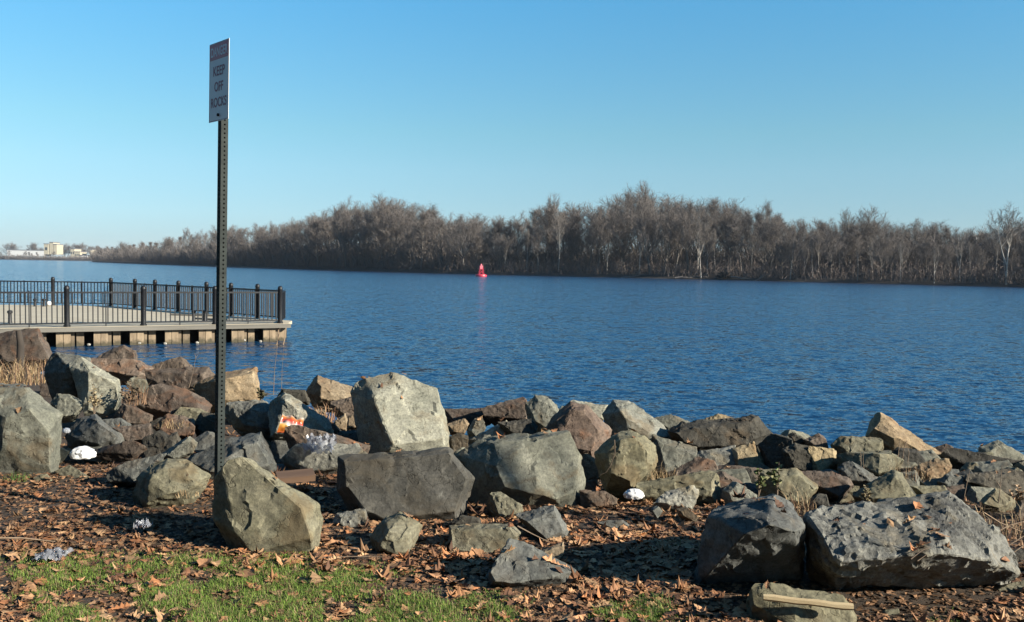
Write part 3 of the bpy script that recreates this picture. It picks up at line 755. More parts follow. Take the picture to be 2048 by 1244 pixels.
        mv.append(v.normal * a)
    for v, d in zip(bm.verts, mv): v.co += d
    me = bpy.data.meshes.new(name); bm.to_mesh(me); bm.free()
    me.polygons.foreach_set('use_smooth', [True] * len(me.polygons)); me.set_sharp_from_angle(angle=math.radians(22))
    o = link(name, me, MAT[mat], None, og); tag(o, label, cat, group)
    n0 = len(ROCK_BVH_V); ROCK_BVH_V.extend([v.co + og for v in me.vertices]); ROCK_BVH_F.extend([[n0 + i for i in p.vertices] for p in me.polygons])
    return o
RK = make_rock
# --- far left
RK('boulder', 'grey', 6.9, "-60,800 -20,778 0,779 52,774 71,793 118,829 113,848 116,927 101,938 57,938 5,952 -45,950", 'big rounded grey boulder with a brown stained foot at the left edge', front="-30,870,-.12 10,835,-.22 60,822,-.20 95,860,-.16 100,925,-.13 50,930,-.16 12,900,-.2 6,945,-.1", cosm=.975, chip=.009)
RK('boulder', 'brown', 14.5, "-40,700 -25,676 10,664 50,659 78,664 98,692 106,718 60,730 0,730 -40,725", 'smooth brown boulder at the left edge under the pier', cosm=.95, chip=.01)
RK('boulder', 'slate', 9.7, "93,730 107,706 137,707 178,722 176,760 170,793 137,792 109,784 93,758", 'left half of the pale slab boulder, coloured dark grey for shade, behind the seed head weed', front="137,732,-.24 150,750,-.2 112,750,-.16 135,785,-.16", cat='boulder')  # slate colour puts the shade on this half of one boulder
RK('boulder', 'pale', 9.45, "137,730 165,716 202,741 235,760 243,782 242,804 224,820 213,833 178,829 168,793 150,765", 'pale slab faced boulder behind the seed head weed', front="164,752,-.12 178,745,-.16 228,765,-.12 238,800,-.1 212,826,-.14 176,822,-.16", cat='boulder')
RK('boulder', 'rust', 12.6, "165,724 191,719 271,719 303,736 298,747 279,757 235,759 185,742", 'orange brown boulder at the water behind the pale slab boulder')
RK('rock', 'brown', 13.4, "187,721 205,707 227,697 254,693 271,703 274,722 230,728", 'dark wedge shaped rock sticking up at the water on the left')
RK('rock', 'brown', 13.0, "309,735 320,726 334,727 344,718 364,717 380,727 385,737 339,744", 'low brown rock at the water left of the sign post', oy=.1)
RK('boulder', 'brown', 11.4, "297,745 339,744 366,749 388,733 418,738 430,752 415,772 388,780 330,785 300,778", 'broad brown rock face left of the sign post near the water')
RK('boulder', 'brown', 9.9, "280,800 287,788 323,768 355,774 383,782 405,804 422,815 416,829 366,833 284,824", 'brown sloping slab left of the sign post with leaves below it', oy=.2)
RK('boulder', 'tan', 10.4, "388,768 429,749 465,748 509,738 514,755 519,793 514,802 448,806 427,811 394,796", 'square tan block behind the sign post', front="448,757,-.2 505,748,-.12 512,795,-.12 446,802,-.22 400,775,.0")
RK('rock', 'grey', 9.1, "101,808 115,788 137,788 164,804 167,815 153,829 120,833", 'rounded grey rock left of the seed head weed')
RK('rock', 'slate', 8.0, "131,872 161,837 189,829 202,837 232,867 241,878 235,888 202,896 160,890", 'blue grey pyramid rock behind the white plastic bag', front="189,838,-.08 200,850,-.14 232,872,-.12 200,889,-.15 160,878,-.12 150,874,-.1")
RK('rock', 'brown', 9.2, "228,832 246,808 273,815 306,834 303,847 262,850 232,840", 'reddish brown rock right of the pale slab boulder')
RK('rock', 'slate', 8.9, "195,846 215,838 245,838 262,850 258,862 215,860", 'flat grey stone behind the blue grey pyramid rock')
RK('rock', 'brown', 8.4, "228,860 262,850 301,852 306,872 262,882 236,878", 'low brown rock among leaves in front of the reddish brown rock')
RK('rock', 'brown', 8.6, "306,855 330,832 366,831 390,844 384,870 340,874", 'brown rock under dry leaves left of the sign post')
RK('rock', 'dark', 8.7, "386,850 399,829 427,826 442,832 442,869 394,869", 'black shaded rock touching the sign post on its left')
RK('rock', 'brown', 7.7, "190,905 232,886 273,885 295,897 273,910 235,916", 'flat brown stone right of the white plastic bag', oy=-.1)
RK('rock', 'grey', 7.6, "322,915 353,886 383,875 395,886 380,904 334,919", 'leaning grey green stone left of the sign post above the leaf gap')
RK('rock', 'dark', 8.1, "296,893 330,872 356,868 362,884 330,897", 'dark low stone between the flat brown stone and the leaning grey stone')
RK('boulder', 'slate', 6.8, "374,922 448,881 519,868 536,894 552,930 554,958 506,958 448,958 400,958 385,938", 'blue grey slab right behind the foot of the sign post', front="400,930,-.12 450,895,-.1 515,885,-.16 538,930,-.14 500,940,-.2 420,945,-.22")
RK('boulder', 'olive', 5.12, "424,962 446,936 490,926 517,938 544,951 571,967 590,989 600,999 620,1003 638,1022 643,1046 638,1076 626,1086 577,1096 517,1110 492,1103 459,1067 436,1034 424,1005", 'large flat faced olive slab in front of the sign post', front="444,955,-.05 490,934,-.05 517,947,-.06 560,972,-.08 585,1003,-.11 610,1030,-.12 626,1070,-.13 575,1092,-.15 517,1104,-.16 494,1097,-.14 462,1062,-.1 443,1030,-.06", t=.30, rough=.7)
RK('boulder', 'olive', 6.0, "268,989 276,956 301,931 334,919 377,923 391,940 400,953 418,952 410,975 383,985 364,995 334,1000 309,1010 276,1015", 'rounded olive grey boulder left of the flat faced olive slab', front="300,960,-.16 330,935,-.1 375,940,-.1 384,970,-.16 330,992,-.2 295,1000,-.18")
RK('rock', 'slate', 6.45, "213,944 238,931 273,918 325,916 305,931 292,955 273,965 241,959 219,955", 'grey slab with a shaded top left of the rounded olive boulder', oy=.15)
RK('rock', 'olive', 6.6, "64,958 82,948 96,949 106,961 90,972 70,970", 'small olive stone in the leaves at the foot of the stained boulder')
RK('rock', 'olive', 6.75, "107,945 134,933 164,945 172,957 159,966 118,962", 'olive stone with a dark left side in the leaves below the white bag', ox=.16)
RK('rock', 'dark', 7.2, "66,945 90,935 125,938 132,950 100,958", 'dark stone against the foot of the stained boulder')
RK('rock', 'slate', 9.6, "-20,776 2,768 30,768 54,774 66,790 20,800 -20,795", 'grey stone behind the stained boulder at the left edge')
# --- centre
RK('boulder', 'rough', 8.4, "449,820 462,805 525,801 540,812 545,840 548,864 520,868 480,853 455,838", 'rough grey boulder right of the sign post', rough=1.6)
RK('boulder', 'rough', 8.2, "536,830 545,802 566,788 590,799 623,821 653,840 664,857 668,876 610,878 545,872", 'peaked rough grey boulder behind the orange snack bag', rough=1.4, front="566,805,-.14 600,820,-.16 650,858,-.12 600,870,-.2 552,860,-.18")
RK('rock', 'dark', 9.5, "549,802 562,782 590,778 612,784 620,803", 'low dark brown rock behind the peaked rough boulder')
RK('boulder', 'tan', 10.5, "612,783 633,753 675,764 708,779 708,800 675,806 664,809 625,803", 'tan wedge shaped boulder with a dark left face at the water', front="642,776,-.2 636,762,-.12 700,785,-.1 690,800,-.14 642,798,-.2")
RK('rock', 'brown', 9.6, "664,808 685,797 712,796 716,828 690,834 670,823", 'brown rock beside the tall upright boulder on its left')
RK('rock', 'tan', 9.2, "668,842 690,826 698,845 692,860 672,856", 'small tan stone left of the tall upright boulder', ox=.0)
RK('rock', 'tan', 8.8, "693,858 697,832 714,826 716,858", 'small tan stone touching the tall upright boulder')
RK('rock', 'slate', 8.3, "664,880 682,862 716,860 724,885 690,892", 'shaded grey stone at the left foot of the tall upright boulder')
RK('boulder', 'pale', 7.9, "708,799 710,780 719,765 732,760 762,753 776,750 809,757 853,771 869,780 880,799 891,840 896,873 893,902 828,907 776,904 735,889 719,875 709,816", 'tallest upright pale boulder with a black left face', front="734,764,-.05 748,792,-.17 768,850,-.27 783,884,-.31 779,903,-.28 855,785,.02 876,805,.0 889,870,-.12 889,886,-.14 886,902,-.10 830,888,-.26 780,770,-.04", t=.5, rough=.8)
RK('boulder', 'dslab', 5.85, "673,950 678,920 691,913 724,909 899,902 921,928 941,955 938,982 928,1018 910,1031 883,1033 828,1042 746,1038 716,1022 689,990 675,968", 'broad dark slab in the centre below the tallest boulder', front="684,928,-.06 728,918,-.07 890,911,-.06 925,945,-.10 930,975,-.10 915,1015,-.15 830,1034,-.2 750,1030,-.18 722,1012,-.16 692,975,-.1", t=.42, rough=.7)
RK('boulder', 'rough', 7.0, "566,915 582,899 637,887 675,890 721,903 726,914 675,925 660,935 631,945 609,948 590,946 574,930", 'rough pale topped rock under the clear plastic left of the tallest boulder', rough=1.3)
RK('rock', 'brown', 7.5, "571,870 576,856 590,851 623,859 664,873 713,881 738,892 735,902 691,900 664,900 615,893 579,897", 'long low brown rock in front of the orange snack bag', oy=.12)
RK('rock', 'rough', 5.6, "664,1047 670,1033 691,1023 732,1021 737,1043 730,1058 680,1056", 'small dark speckled stone left of the olive green stone in the leaves', rough=1.3)
RK('rock', 'olive', 5.15, "741,1075 762,1045 776,1035 798,1027 823,1035 842,1049 840,1064 822,1076 816,1107 795,1111 757,1095 744,1088", 'olive green stone with a black left side in the leaves below the dark slab', front="777,1042,-.06 800,1035,-.05 830,1050,-.05 818,1068,-.12 812,1100,-.14 796,1106,-.15 762,1090,-.14 775,1066,-.15")
RK('rock', 'olive', 5.2, "898,1054 930,1050 1025,1049 1041,1068 1036,1081 1014,1086 998,1103 976,1117 899,1104", 'flat fronted grey stone right of the olive green stone', front="905,1060,-.06 1020,1056,-.05 1032,1072,-.08 992,1098,-.12 975,1110,-.13 905,1098,-.1", rough=.8)
RK('rock', 'slate', 4.68, "968,1158 985,1130 1011,1088 1018,1078 1033,1081 1071,1094 1109,1119 1150,1146 1131,1153 1085,1160 1041,1172 1000,1169", 'smooth blue grey triangular stone at the lawn edge in the centre', front="1018,1088,-.02 1040,1092,-.05 1105,1125,-.10 1125,1148,-.15 1040,1164,-.22 985,1155,-.2", rough=.7)
RK('rock', 'olive', 5.8, "974,1010 984,985 1006,985 1020,996 1041,1010 1045,1022 1028,1030 1003,1043 980,1030", 'small grey brown stone below the left corner of the big grey green boulder', ox=.14)
RK('boulder', 'grey', 6.3, "914,912 937,895 976,876 992,874 1014,882 1063,871 1098,866 1137,871 1150,888 1159,909 1161,931 1165,964 1162,1004 1131,1014 1104,1005 1063,998 985,998 945,1004 930,960", 'big grey green boulder with a black left face in the centre', front="985,886,-.10 994,925,-.22 1004,972,-.26 1050,985,-.24 1110,998,-.2 1152,990,-.12 1150,930,-.08 1135,885,-.02 1060,882,-.1", t=.5, rough=.9)
RK('rock', 'dark', 8.0, "894,875 920,866 937,872 932,907 900,910", 'stone coloured dark for the shaded gap right of the tallest boulder')  # dark rock colour carries the shading of this gap
RK('rock', 'dark', 5.5, "900,1043 924,1030 959,1035 963,1048 937,1055", 'small dark stone resting above the flat fronted grey stone')
RK('rock', 'slate', 5.4, "1036,1032 1071,1019 1104,1011 1115,1022 1126,1041 1135,1066 1096,1082 1076,1065 1046,1042", 'grey stone with a dark top edge below the big grey green boulder', front="1050,1040,-.08 1110,1026,-.06 1126,1062,-.08 1096,1075,-.12")
RK('rock', 'tan', 5.0, "1078,1103 1109,1090 1126,1084 1130,1104 1115,1119 1090,1113", 'small pale tan stone behind the blue grey triangular stone')
# --- back row, centre to right
RK('rock', 'brown', 9.5, "889,826 910,818 943,818 970,824 983,840 948,852 920,846 892,844", 'low brown rock at the water right of the tallest boulder')
RK('rock', 'tan', 8.8, "892,853 916,840 932,840 938,848 926,867 897,862", 'small tan rock right of the tallest boulder')
RK('rock', 'grey', 8.4, "935,862 948,838 965,835 972,856 945,874", 'small upright grey rock behind the big grey green boulder')
RK('rock', 'brown', 9.3, "968,823 992,807 1020,805 1050,799 1057,813 1046,842 1006,842 985,838", 'dark topped brown rock at the water above the white topped stone', ox=.15)
RK('rock', 'pale', 8.0, "941,882 970,862 1014,843 1022,851 1019,878 992,880 950,893", 'flat pale rock leaning behind the big grey green boulder')
RK('rock', 'dark', 7.9, "1000,851 1019,841 1066,843 1076,855 1062,877 1022,874 1012,861", 'dark fronted stone with a pale top behind the big grey green boulder')
RK('rock', 'grey', 8.7, "1053,806 1071,792 1096,795 1118,817 1110,838 1092,862 1074,869 1057,843", 'upright grey tan rock left of the rust brown leaning rock')
RK('boulder', 'rust', 7.8, "1090,855 1100,838 1131,814 1148,807 1170,811 1191,830 1205,844 1220,863 1217,876 1202,892 1186,918 1161,914 1140,895 1110,872", 'rust brown leaning rock in the back row', front="1112,842,-.1 1140,820,-.1 1165,822,-.12 1196,860,-.16 1184,905,-.2 1162,900,-.2 1122,868,-.18")
RK('rock', 'pale', 9.3, "1116,819 1148,800 1172,808 1216,811 1210,830 1180,838 1130,836", 'pale rock peeking over the rust brown leaning rock')
RK('boulder', 'pale', 8.6, "1207,828 1227,801 1246,805 1262,805 1287,822 1309,841 1342,868 1355,884 1328,890 1298,884 1254,870 1232,869 1218,864", 'pale slanting slab with a black left face in the back row', front="1231,808,-.06 1241,822,-.18 1258,848,-.22 1256,862,-.22 1262,815,-.02 1335,872,-.12 1300,872,-.2")
RK('boulder', 'olive', 6.75, "1195,925 1191,910 1216,877 1235,866 1262,863 1287,871 1309,893 1313,917 1297,945 1282,963 1257,976 1235,966 1208,952", 'rounded olive brown boulder with pale lichen spots in the back row', rough=.9, front="1215,905,-.14 1238,880,-.14 1265,876,-.14 1295,900,-.14 1296,925,-.17 1258,962,-.22 1222,945,-.2")
RK('rock', 'grey', 7.6, "1299,930 1306,890 1312,877 1328,882 1353,882 1393,901 1368,928 1385,944 1355,952 1314,948", 'grey tan rock right of the lichen spotted boulder')
RK('rock', 'tan', 7.2, "1159,912 1175,909 1198,923 1202,942 1190,961 1187,973 1163,978", 'small tan stone between the big grey green and the lichen spotted boulders')
RK('rock', 'brown', 6.2, "1162,983 1191,981 1213,984 1229,994 1226,1005 1191,1014 1163,1008", 'small brown stone on the leaves at the right foot of the big grey green boulder', ox=.2)
RK('rock', 'olive', 6.5, "1282,975 1323,967 1375,946 1427,949 1436,956 1437,999 1425,1004 1391,992 1355,988 1325,992 1286,992", 'long flat grey brown rock right of the small white plastic scrap', ty=.2)
RK('rock', 'rough', 6.1, "1312,1006 1325,990 1350,978 1391,976 1398,983 1390,1004 1380,1017 1345,1019", 'small speckled dark rock below the long flat grey brown rock', rough=1.4)
RK('boulder', 'dark', 8.4, "1337,862 1361,849 1391,847 1427,849 1459,838 1492,834 1519,836 1530,849 1542,866 1527,886 1503,890 1465,896 1427,902 1396,905 1362,892 1344,876", 'long mossy dark boulder in the back row', rough=1.3, front="1352,866,-.14 1395,858,-.12 1500,842,-.1 1506,880,-.16 1430,894,-.2 1370,884,-.18")
RK('rock', 'yellow', 9.0, "1390,851 1418,833 1443,829 1466,836 1452,849", 'yellow tan stone peeking over the long mossy dark boulder')
RK('rock', 'grey', 9.1, "1307,840 1334,830 1355,833 1377,844 1366,852 1342,862 1318,855", 'rounded grey rock at the water left of the long mossy boulder')
RK('rock', 'rough', 7.8, "1366,928 1396,904 1427,899 1470,896 1474,930 1430,945 1383,945", 'dark mottled rock joined to a yellowish one below the long mossy boulder', rough=1.3)
RK('rock', 'yellow', 7.75, "1466,898 1506,885 1520,904 1531,931 1528,946 1495,940 1468,932", 'yellowish rock face below the right end of the long mossy boulder', ox=0, bulge=.2)
RK('rock', 'brown', 7.5, "1400,950 1430,934 1475,930 1530,942 1520,962 1450,965", 'flat brown stone under the yellowish rock face')
RK('boulder', 'dark', 7.75, "1519,889 1548,866 1578,874 1586,890 1590,930 1581,943 1534,945 1527,922", 'black shaded boulder left of the bright yellow tan block', tx=-.6)  # dark rock colour deepens the shade of the left-turned face
RK('rock', 'dark', 7.5, "1565,900 1589,887 1628,896 1622,938 1597,944 1578,936", 'rough left half of the bright yellow tan block, coloured dark for shade', rough=1.3)  # left half of one block; the dark colour stands in for shade
RK('boulder', 'yellow', 7.45, "1617,905 1625,896 1658,898 1669,901 1675,920 1674,950 1636,949 1612,942", 'bright yellow tan block in the back row right', ox=0, bulge=.2, sf=.75)
RK('rock', 'dark', 8.1, "1576,870 1586,864 1609,882 1612,892 1590,892", 'small dark stone above the bright yellow tan block, left')
RK('rock', 'brown', 8.0, "1606,880 1636,867 1648,874 1654,895 1625,899", 'small brown stone above the bright yellow tan block, right', ox=.16)
RK('boulder', 'olive', 7.8, "1664,888 1677,877 1690,871 1742,878 1762,879 1767,896 1762,904 1731,908 1679,912 1667,899", 'low grey slab with a tan right end beside the bright yellow tan block', ox=.1)
RK('boulder', 'olive', 7.3, "1675,912 1726,903 1753,904 1783,905 1810,921 1780,948 1759,950 1729,944 1679,936", 'olive rock with a black left half below the low grey slab', front="1756,908,-.14 1785,912,-.12 1800,922,-.1 1778,942,-.16 1758,945,-.2 1690,920,.0", rough=.9)
RK('boulder', 'tan', 8.2, "1730,873 1740,855 1750,830 1764,829 1786,841 1794,855 1816,871 1843,890 1871,904 1884,913 1871,924 1827,930 1775,928 1760,900", 'tall pointed tan boulder at the water on the right', front="1748,858,-.12 1760,842,-.1 1784,852,-.12 1796,876,-.2 1780,895,-.12 1850,905,-.1", rough=1.2)
RK('rock', 'dark', 7.7, "1770,915 1795,895 1835,900 1850,918 1830,932 1780,930", 'added dark stone as the shaded lower left face of the tall pointed tan boulder')  # dark stone added where the pointed boulder only has a shaded face
RK('boulder', 'olive', 6.5, "1708,992 1734,967 1791,944 1803,948 1817,970 1829,994 1821,1006 1745,1008", 'tan olive triangular rock behind the big rough foreground boulder', front="1740,978,-.08 1790,956,-.07 1802,960,-.07 1815,992,-.12 1745,998,-.15")
RK('boulder', 'olive', 6.6, "1513,966 1526,943 1560,938 1592,939 1617,956 1631,972 1622,988 1600,1005 1578,997 1551,992 1525,992", 'oval olive rock behind the green weeds', rough=.8)
RK('rock', 'pale', 6.4, "1446,980 1465,963 1481,967 1514,991 1511,1000 1465,1004 1448,1000", 'small pale ridged rock left of the green weeds')
RK('rock', 'brown', 6.8, "1597,950 1641,942 1677,948 1697,956 1708,972 1674,992 1641,988 1615,968", 'brown rock with a paler right tip right of the oval olive rock')
RK('rock', 'dark', 6.2, "1600,1028 1611,1010 1636,989 1653,989 1660,1019 1643,1032", 'dark brown rock between the two big foreground boulders', rough=1.3)
RK('rock', 'slate', 7.0, "1677,934 1696,923 1712,926 1725,942 1758,957 1747,968 1707,972 1685,958", 'grey stone behind the tan olive triangular rock')
RK('boulder', 'dark', 8.0, "1884,915 1898,901 1915,898 1953,909 2002,918 2062,935 2062,955 1980,950 1940,940 1900,935", 'long low dark slab along the water at the right edge', oy=-.1)
RK('rock', 'tan', 7.2, "1830,940 1852,923 1876,918 1898,920 1903,932 1880,950 1852,968 1835,965", 'tan curved rock right of the dead weed stems', rough=1.2)
RK('rock', 'slate', 7.0, "1874,964 1893,948 1931,953 1938,966 1915,975 1885,975", 'small grey stone right of the tan curved rock')
RK('rock', 'olive', 6.6, "1825,978 1854,970 1893,978 1900,990 1876,1000 1843,998", 'small olive stone behind the top of the big rough foreground boulder')
RK('boulder', 'dark', 7.0, "1934,956 1980,942 2024,939 2062,955 2062,998 2024,990 1988,985 1955,974", 'dark brown boulder at the right edge')
RK('rock', 'olive', 6.3, "1957,1004 1991,975 2027,997 2034,1010 2000,1026 1970,1020", 'olive triangular rock near the right edge', front="1990,985,-.05 2020,1002,-.08 1998,1016,-.12 1968,1006,-.1")
RK('rock', 'brown', 6.0, "2028,1020 2040,998 2070,995 2070,1040 2040,1045", 'brown rock cut by the right edge below the dark brown boulder')
# --- right foreground
RK('boulder', 'slate', 4.62, "1386,1172,.05 1395,1120,.05 1412,1070,.02 1440,1022,.05 1480,1003,.1 1525,1000,.05 1543,994 1551,991 1578,1013 1590,1038,-.05 1598,1062,-.12 1608,1090,.1 1612,1150,.2 1600,1195,.25 1520,1205,.25 1420,1200,.15", 'big foreground boulder with a lit top corner and a black hollow front', front="1495,1068,-.33 1535,1052,-.36 1594,1060,-.27 1432,1035,-.1", t=.55, ext=0, rough=1.2)
RK('boulder', 'rough', 4.55, "1617,1095,.05 1621,1046 1636,1030 1674,1022,.05 1720,1011,.1 1750,1005,.1 1827,1000,.12 1898,994,.1 1909,997,.1 1939,1035,.05 1975,1057 2002,1079 2010,1095 2028,1131 2018,1150,.1 2000,1168,.2 1953,1188,.25 1925,1199,.3 1882,1205,.3 1800,1203,.3 1700,1198,.3 1640,1190,.25 1622,1150,.1", 'huge rough grey boulder in the right foreground', front="1626,1048,-.08 1660,1082,-.20 1668,1118,-.27 1720,1124,-.30 1765,1112,-.31 1818,1105,-.31 1870,1094,-.30 1920,1110,-.27 1968,1106,-.20 2012,1115,-.06", t=.6, rough=2.0, ext=0, chip=.022, chf=7.0)
RK('rock', 'olive', 4.2, "1497,1235 1499,1194 1510,1177 1543,1175 1592,1183 1641,1183 1690,1199 1708,1221 1710,1262 1600,1268 1498,1266", 'flat stone under the driftwood stick at the bottom edge', front="1505,1200,-.04 1530,1190,-.05 1640,1200,-.08 1700,1222,-.08 1700,1255,-.1 1590,1255,-.14 1590,1212,-.1", t=.3)
RK('rock', 'olive', 4.62, "1978,1182 2007,1169 2060,1166 2075,1210 2029,1220 1992,1203", 'flat olive stone in the bottom right corner', oy=-.15)
RK('rock', 'dark', 5.1, "2010,1110 2030,1098 2070,1098 2075,1150 2030,1155", 'dark rock cut by the right edge beside the huge rough boulder')
RK('rock', 'slate', 5.6, "1200,1046 1225,1040 1246,1041 1259,1050 1237,1063 1217,1056", 'small blue grey stone half buried in leaves in the middle of the leaf patch')
RK('rock', 'pale', 5.8, "1301,1018 1314,1010 1326,1022 1313,1034", 'tiny pale stone on the leaves left of the speckled dark rock')
RK('rock', 'tan', 5.8, "1352,1018 1372,1014 1396,1034 1390,1043 1362,1032", 'thin tan flake on the leaves below the speckled dark rock')
RK('rock', 'olive', 4.3, "1760,1228 1775,1219 1797,1220 1800,1236 1780,1241", 'small olive stone in the dirt below the huge rough boulder')
RK('rock', 'olive', 4.35, "1818,1226 1826,1214 1843,1216 1846,1230 1830,1236", 'rounded small stone in the dirt right of the small olive stone')
RK('rock', 'pale', 4.45, "1924,1226 1932,1205 1941,1206 1938,1226", 'pale upright stone chip in the dirt at the bottom right')
RK('rock', 'olive', 4.4, "1318,1240 1330,1228 1352,1232 1350,1246", 'small tan pebble in the lawn at the bottom, right of centre')
RK('rock', 'pale', 4.35, "312,1190 322,1182 345,1186 342,1204 324,1206", 'pale flat stone chip lying on the lawn at the lower left')
# stones that fill the gaps deeper in the bank; nothing tells them apart
rg = random.Random(21)
for k in range(225):
    px = rg.uniform(-60, 2110) if k < 190 else rg.uniform(2080, 2520); f = rg.random() ** .8
    top = 735 if px < 520 else (800 if px < 900 else 835 + (px - 900) * .06)
    py = top + 12 + (1000 - top - 12) * f
    if px < 400 and py > 930: continue
    Y = 2960.0 / max(60, py - hor(px)) * 1.03
    r = rg.uniform(.09, .22) * FPX / Y
    n = rg.randint(6, 8); ol = ' '.join('%.0f,%.0f' % (px + r * rg.uniform(.75, 1.15) * math.cos(6.283 * i / n), py - r * .1 + r * .7 * rg.uniform(.75, 1.1) * math.sin(6.283 * i / n)) for i in range(n))
    RK('stone', rg.choice(('slate', 'olive', 'dark', 'grey', 'brown', 'slate', 'grey')), Y + .15, ol, 'small stone wedged in a gap between the boulders', cat='stone', group='stones wedged between the boulders', cosm=.78)
# stones on the underwater slope
rg = random.Random(23)
for k in range(46):
    x = rg.uniform(-9, 5.5); y = crest(x) + rg.uniform(.1, 1.5); z = tz(x, y) + .12
    px, py = pix((x, y, z)); r = rg.uniform(.18, .32) * FPX / y; n = 7
    ol = ' '.join('%.0f,%.0f' % (px + r * rg.uniform(.75, 1.15) * math.cos(6.283 * i / n), py + r * .6 * rg.uniform(.75, 1.1) * math.sin(6.283 * i / n)) for i in range(n))
    RK('stone', rg.choice(('slate', 'brown', 'dark')), y, ol, 'dark stone at the waterline behind the boulders', cat='stone', group='stones at the waterline')

# ------------------------------------------------------------------ surface lookup for litter
gv = [v.co.copy() for v in ground.data.vertices]; gf = [list(p.vertices) for p in ground.data.polygons]
n0 = len(gv); BV = BVHTree.FromPolygons(gv + ROCK_BVH_V, gf + [[n0 + i for i in f] for f in ROCK_BVH_F]); NG = len(gf)
def drop(x, y):
    h = BV.ray_cast(Vector((x, y, 4)), Vector((0, 0, -1)))
    if h[0] is None: return None
    return h[0], h[1], h[2] < NG

# ------------------------------------------------------------------ fallen leaves
def leaf_shape(kind, rg):
    """outline as pairs of half widths along the midrib; returns verts (unit length) and faces"""
    if kind == 'oak': prof_ = [(0, .015), (.16, .05), (.24, .17), (.32, .09), (.42, .27), (.52, .11), (.62, .33), (.74, .14), (.84, .22), (1, .02)]
    elif kind == 'plane': prof_ = [(0, .02), (.12, .06), (.2, .34), (.34, .30), (.42, .5), (.58, .24), (.68, .34), (.82, .12), (1, .01)]
    else: prof_ = [(0, .01), (.2, .14), (.4, .24), (.6, .22), (.8, .13), (1, .01)]
    curl = rg.uniform(.3, 1.6); cup = rg.uniform(-.5, 1.3); tw_ = rg.uniform(-.7, .7)
    vs = []; fs = []
    for i, (u, h) in enumerate(prof_):
        ang = curl * (u - .5); zx = .5 * (1 - math.cos(ang)) / max(abs(curl), .2) * (1 if curl else 0); xx = u - .5
        for s in (-1, 0, 1):
            hh = h * rg.uniform(.8, 1.2); uu = xx + (.06 if s else 0)
            z = zx * 1.6 + cup * (hh * hh * 1.6 if s else 0) + tw_ * s * hh * (u - .4) + rg.uniform(-.025, .025)
            vs.append((uu, s * hh * (1 - .25 * abs(cup) * h), z))
    for i in range(len(prof_) - 1):
        for j in range(2):
            a = i * 3 + j; fs.append((a, a + 1, a + 4, a + 3))
    return np.array(vs), fs
rg = random.Random(31)
SH = [leaf_shape(k, rg) for k in ('oak', 'oak', 'oak', 'oak', 'oak', 'plane', 'plane', 'plane', 'oval', 'oval', 'oak', 'plane')]
TINT = [(.30, .150, .070), (.38, .20, .10), (.24, .115, .055), (.36, .20, .10), (.15, .07, .035), (.34, .145, .06), (.38, .23, .12), (.11, .055, .03), (.22, .13, .07)]
def leaf_dens(px, py):
    n = noise.noise(Vector((px * .012, py * .02, 2.2)))
    return leaf_base(px, py, n) * max(.3, min(1.0, .8 + 1.3 * noise.noise(Vector((px * .007, py * .016, 7.7)))))
def leaf_base(px, py, n):
    if py > 1275 or py < 690: return 0
    if px < 460:
        if py > 1110: return .20 + .3 * max(0, n)
        if py > 930: return 1.0
        return .3
    if px < 900:
        if py > 1150: return .22 + .3 * max(0, n)
        if py > 1060: return 1.0
        return .6
    if px < 1500:
        if py > 1185 and px < 1150: return .35 + .3 * max(0, n)
        if py > 970: return 1.0
        return .25
    if py > 1180: return .6
    return .25
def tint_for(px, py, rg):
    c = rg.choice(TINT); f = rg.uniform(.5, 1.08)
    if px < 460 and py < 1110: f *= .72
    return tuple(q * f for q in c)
LV = []; LF = []; LT = []; nl = 0; singles = []
for _ in range(36000):
    y = 3.75 + 6.0 * rg.random() ** 1.35; x = rg.uniform(-.62, .62) * y
    px, py = pix((x, y, 0))
    if rg.random() > leaf_dens(px, py): continue
    d = drop(x, y)
    if d is None: continue
    p, nrm, isg = d
    if nrm.z < .72: continue
    if not isg and rg.random() > .05: continue
    vs, fs = SH[rg.randrange(len(SH))]
    size = rg.choice((.03, .04, .05, .055, .065, .075, .09)) * rg.uniform(.8, 1.15)
    size *= .8 if (px < 460 and py < 1110) else (1.2 if (py < 1185 and px < 1500) else 1.0)
    up = (nrm + rnd_unit(rg) * (rg.choice((.08, .18, .32, .5 * rg.random())) if isg else .06)).normalized()
    if up.z < 0: up = -up
    a = rnd_unit(rg); a = (a - up * a.dot(up)).normalized(); b_ = up.cross(a)
    flip = rg.choice((1, 1, -1))
    R = np.array([a, b_, up]) * size; R[2] *= flip
    c_ = np.array(p) + np.array([0, 0, rg.uniform(.004, .022)])
    if len(singles) < 300 and size > .066 and (py > 960 or rg.random() < .3) and isg and rg.random() < .35:
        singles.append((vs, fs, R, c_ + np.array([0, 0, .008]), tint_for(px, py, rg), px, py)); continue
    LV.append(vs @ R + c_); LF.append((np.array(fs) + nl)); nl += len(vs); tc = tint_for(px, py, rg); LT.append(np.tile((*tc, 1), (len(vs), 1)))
def color_mesh(name, V, Fs, T):
    me = bpy.data.meshes.new(name); me.from_pydata(V.tolist(), [], Fs); me.update()
    at_ = me.color_attributes.new('tint', 'FLOAT_COLOR', 'POINT'); at_.data.foreach_set('color', T.astype(np.float32).ravel())
    return me
me = color_mesh('leaf_litter', np.vstack(LV), np.vstack(LF).tolist(), np.vstack(LT))
tag(link('leaf_litter', me, MAT['leaf']), 'brown litter of dry fallen leaves between the rocks and over the lawn edge', 'leaf litter', kind='stuff')
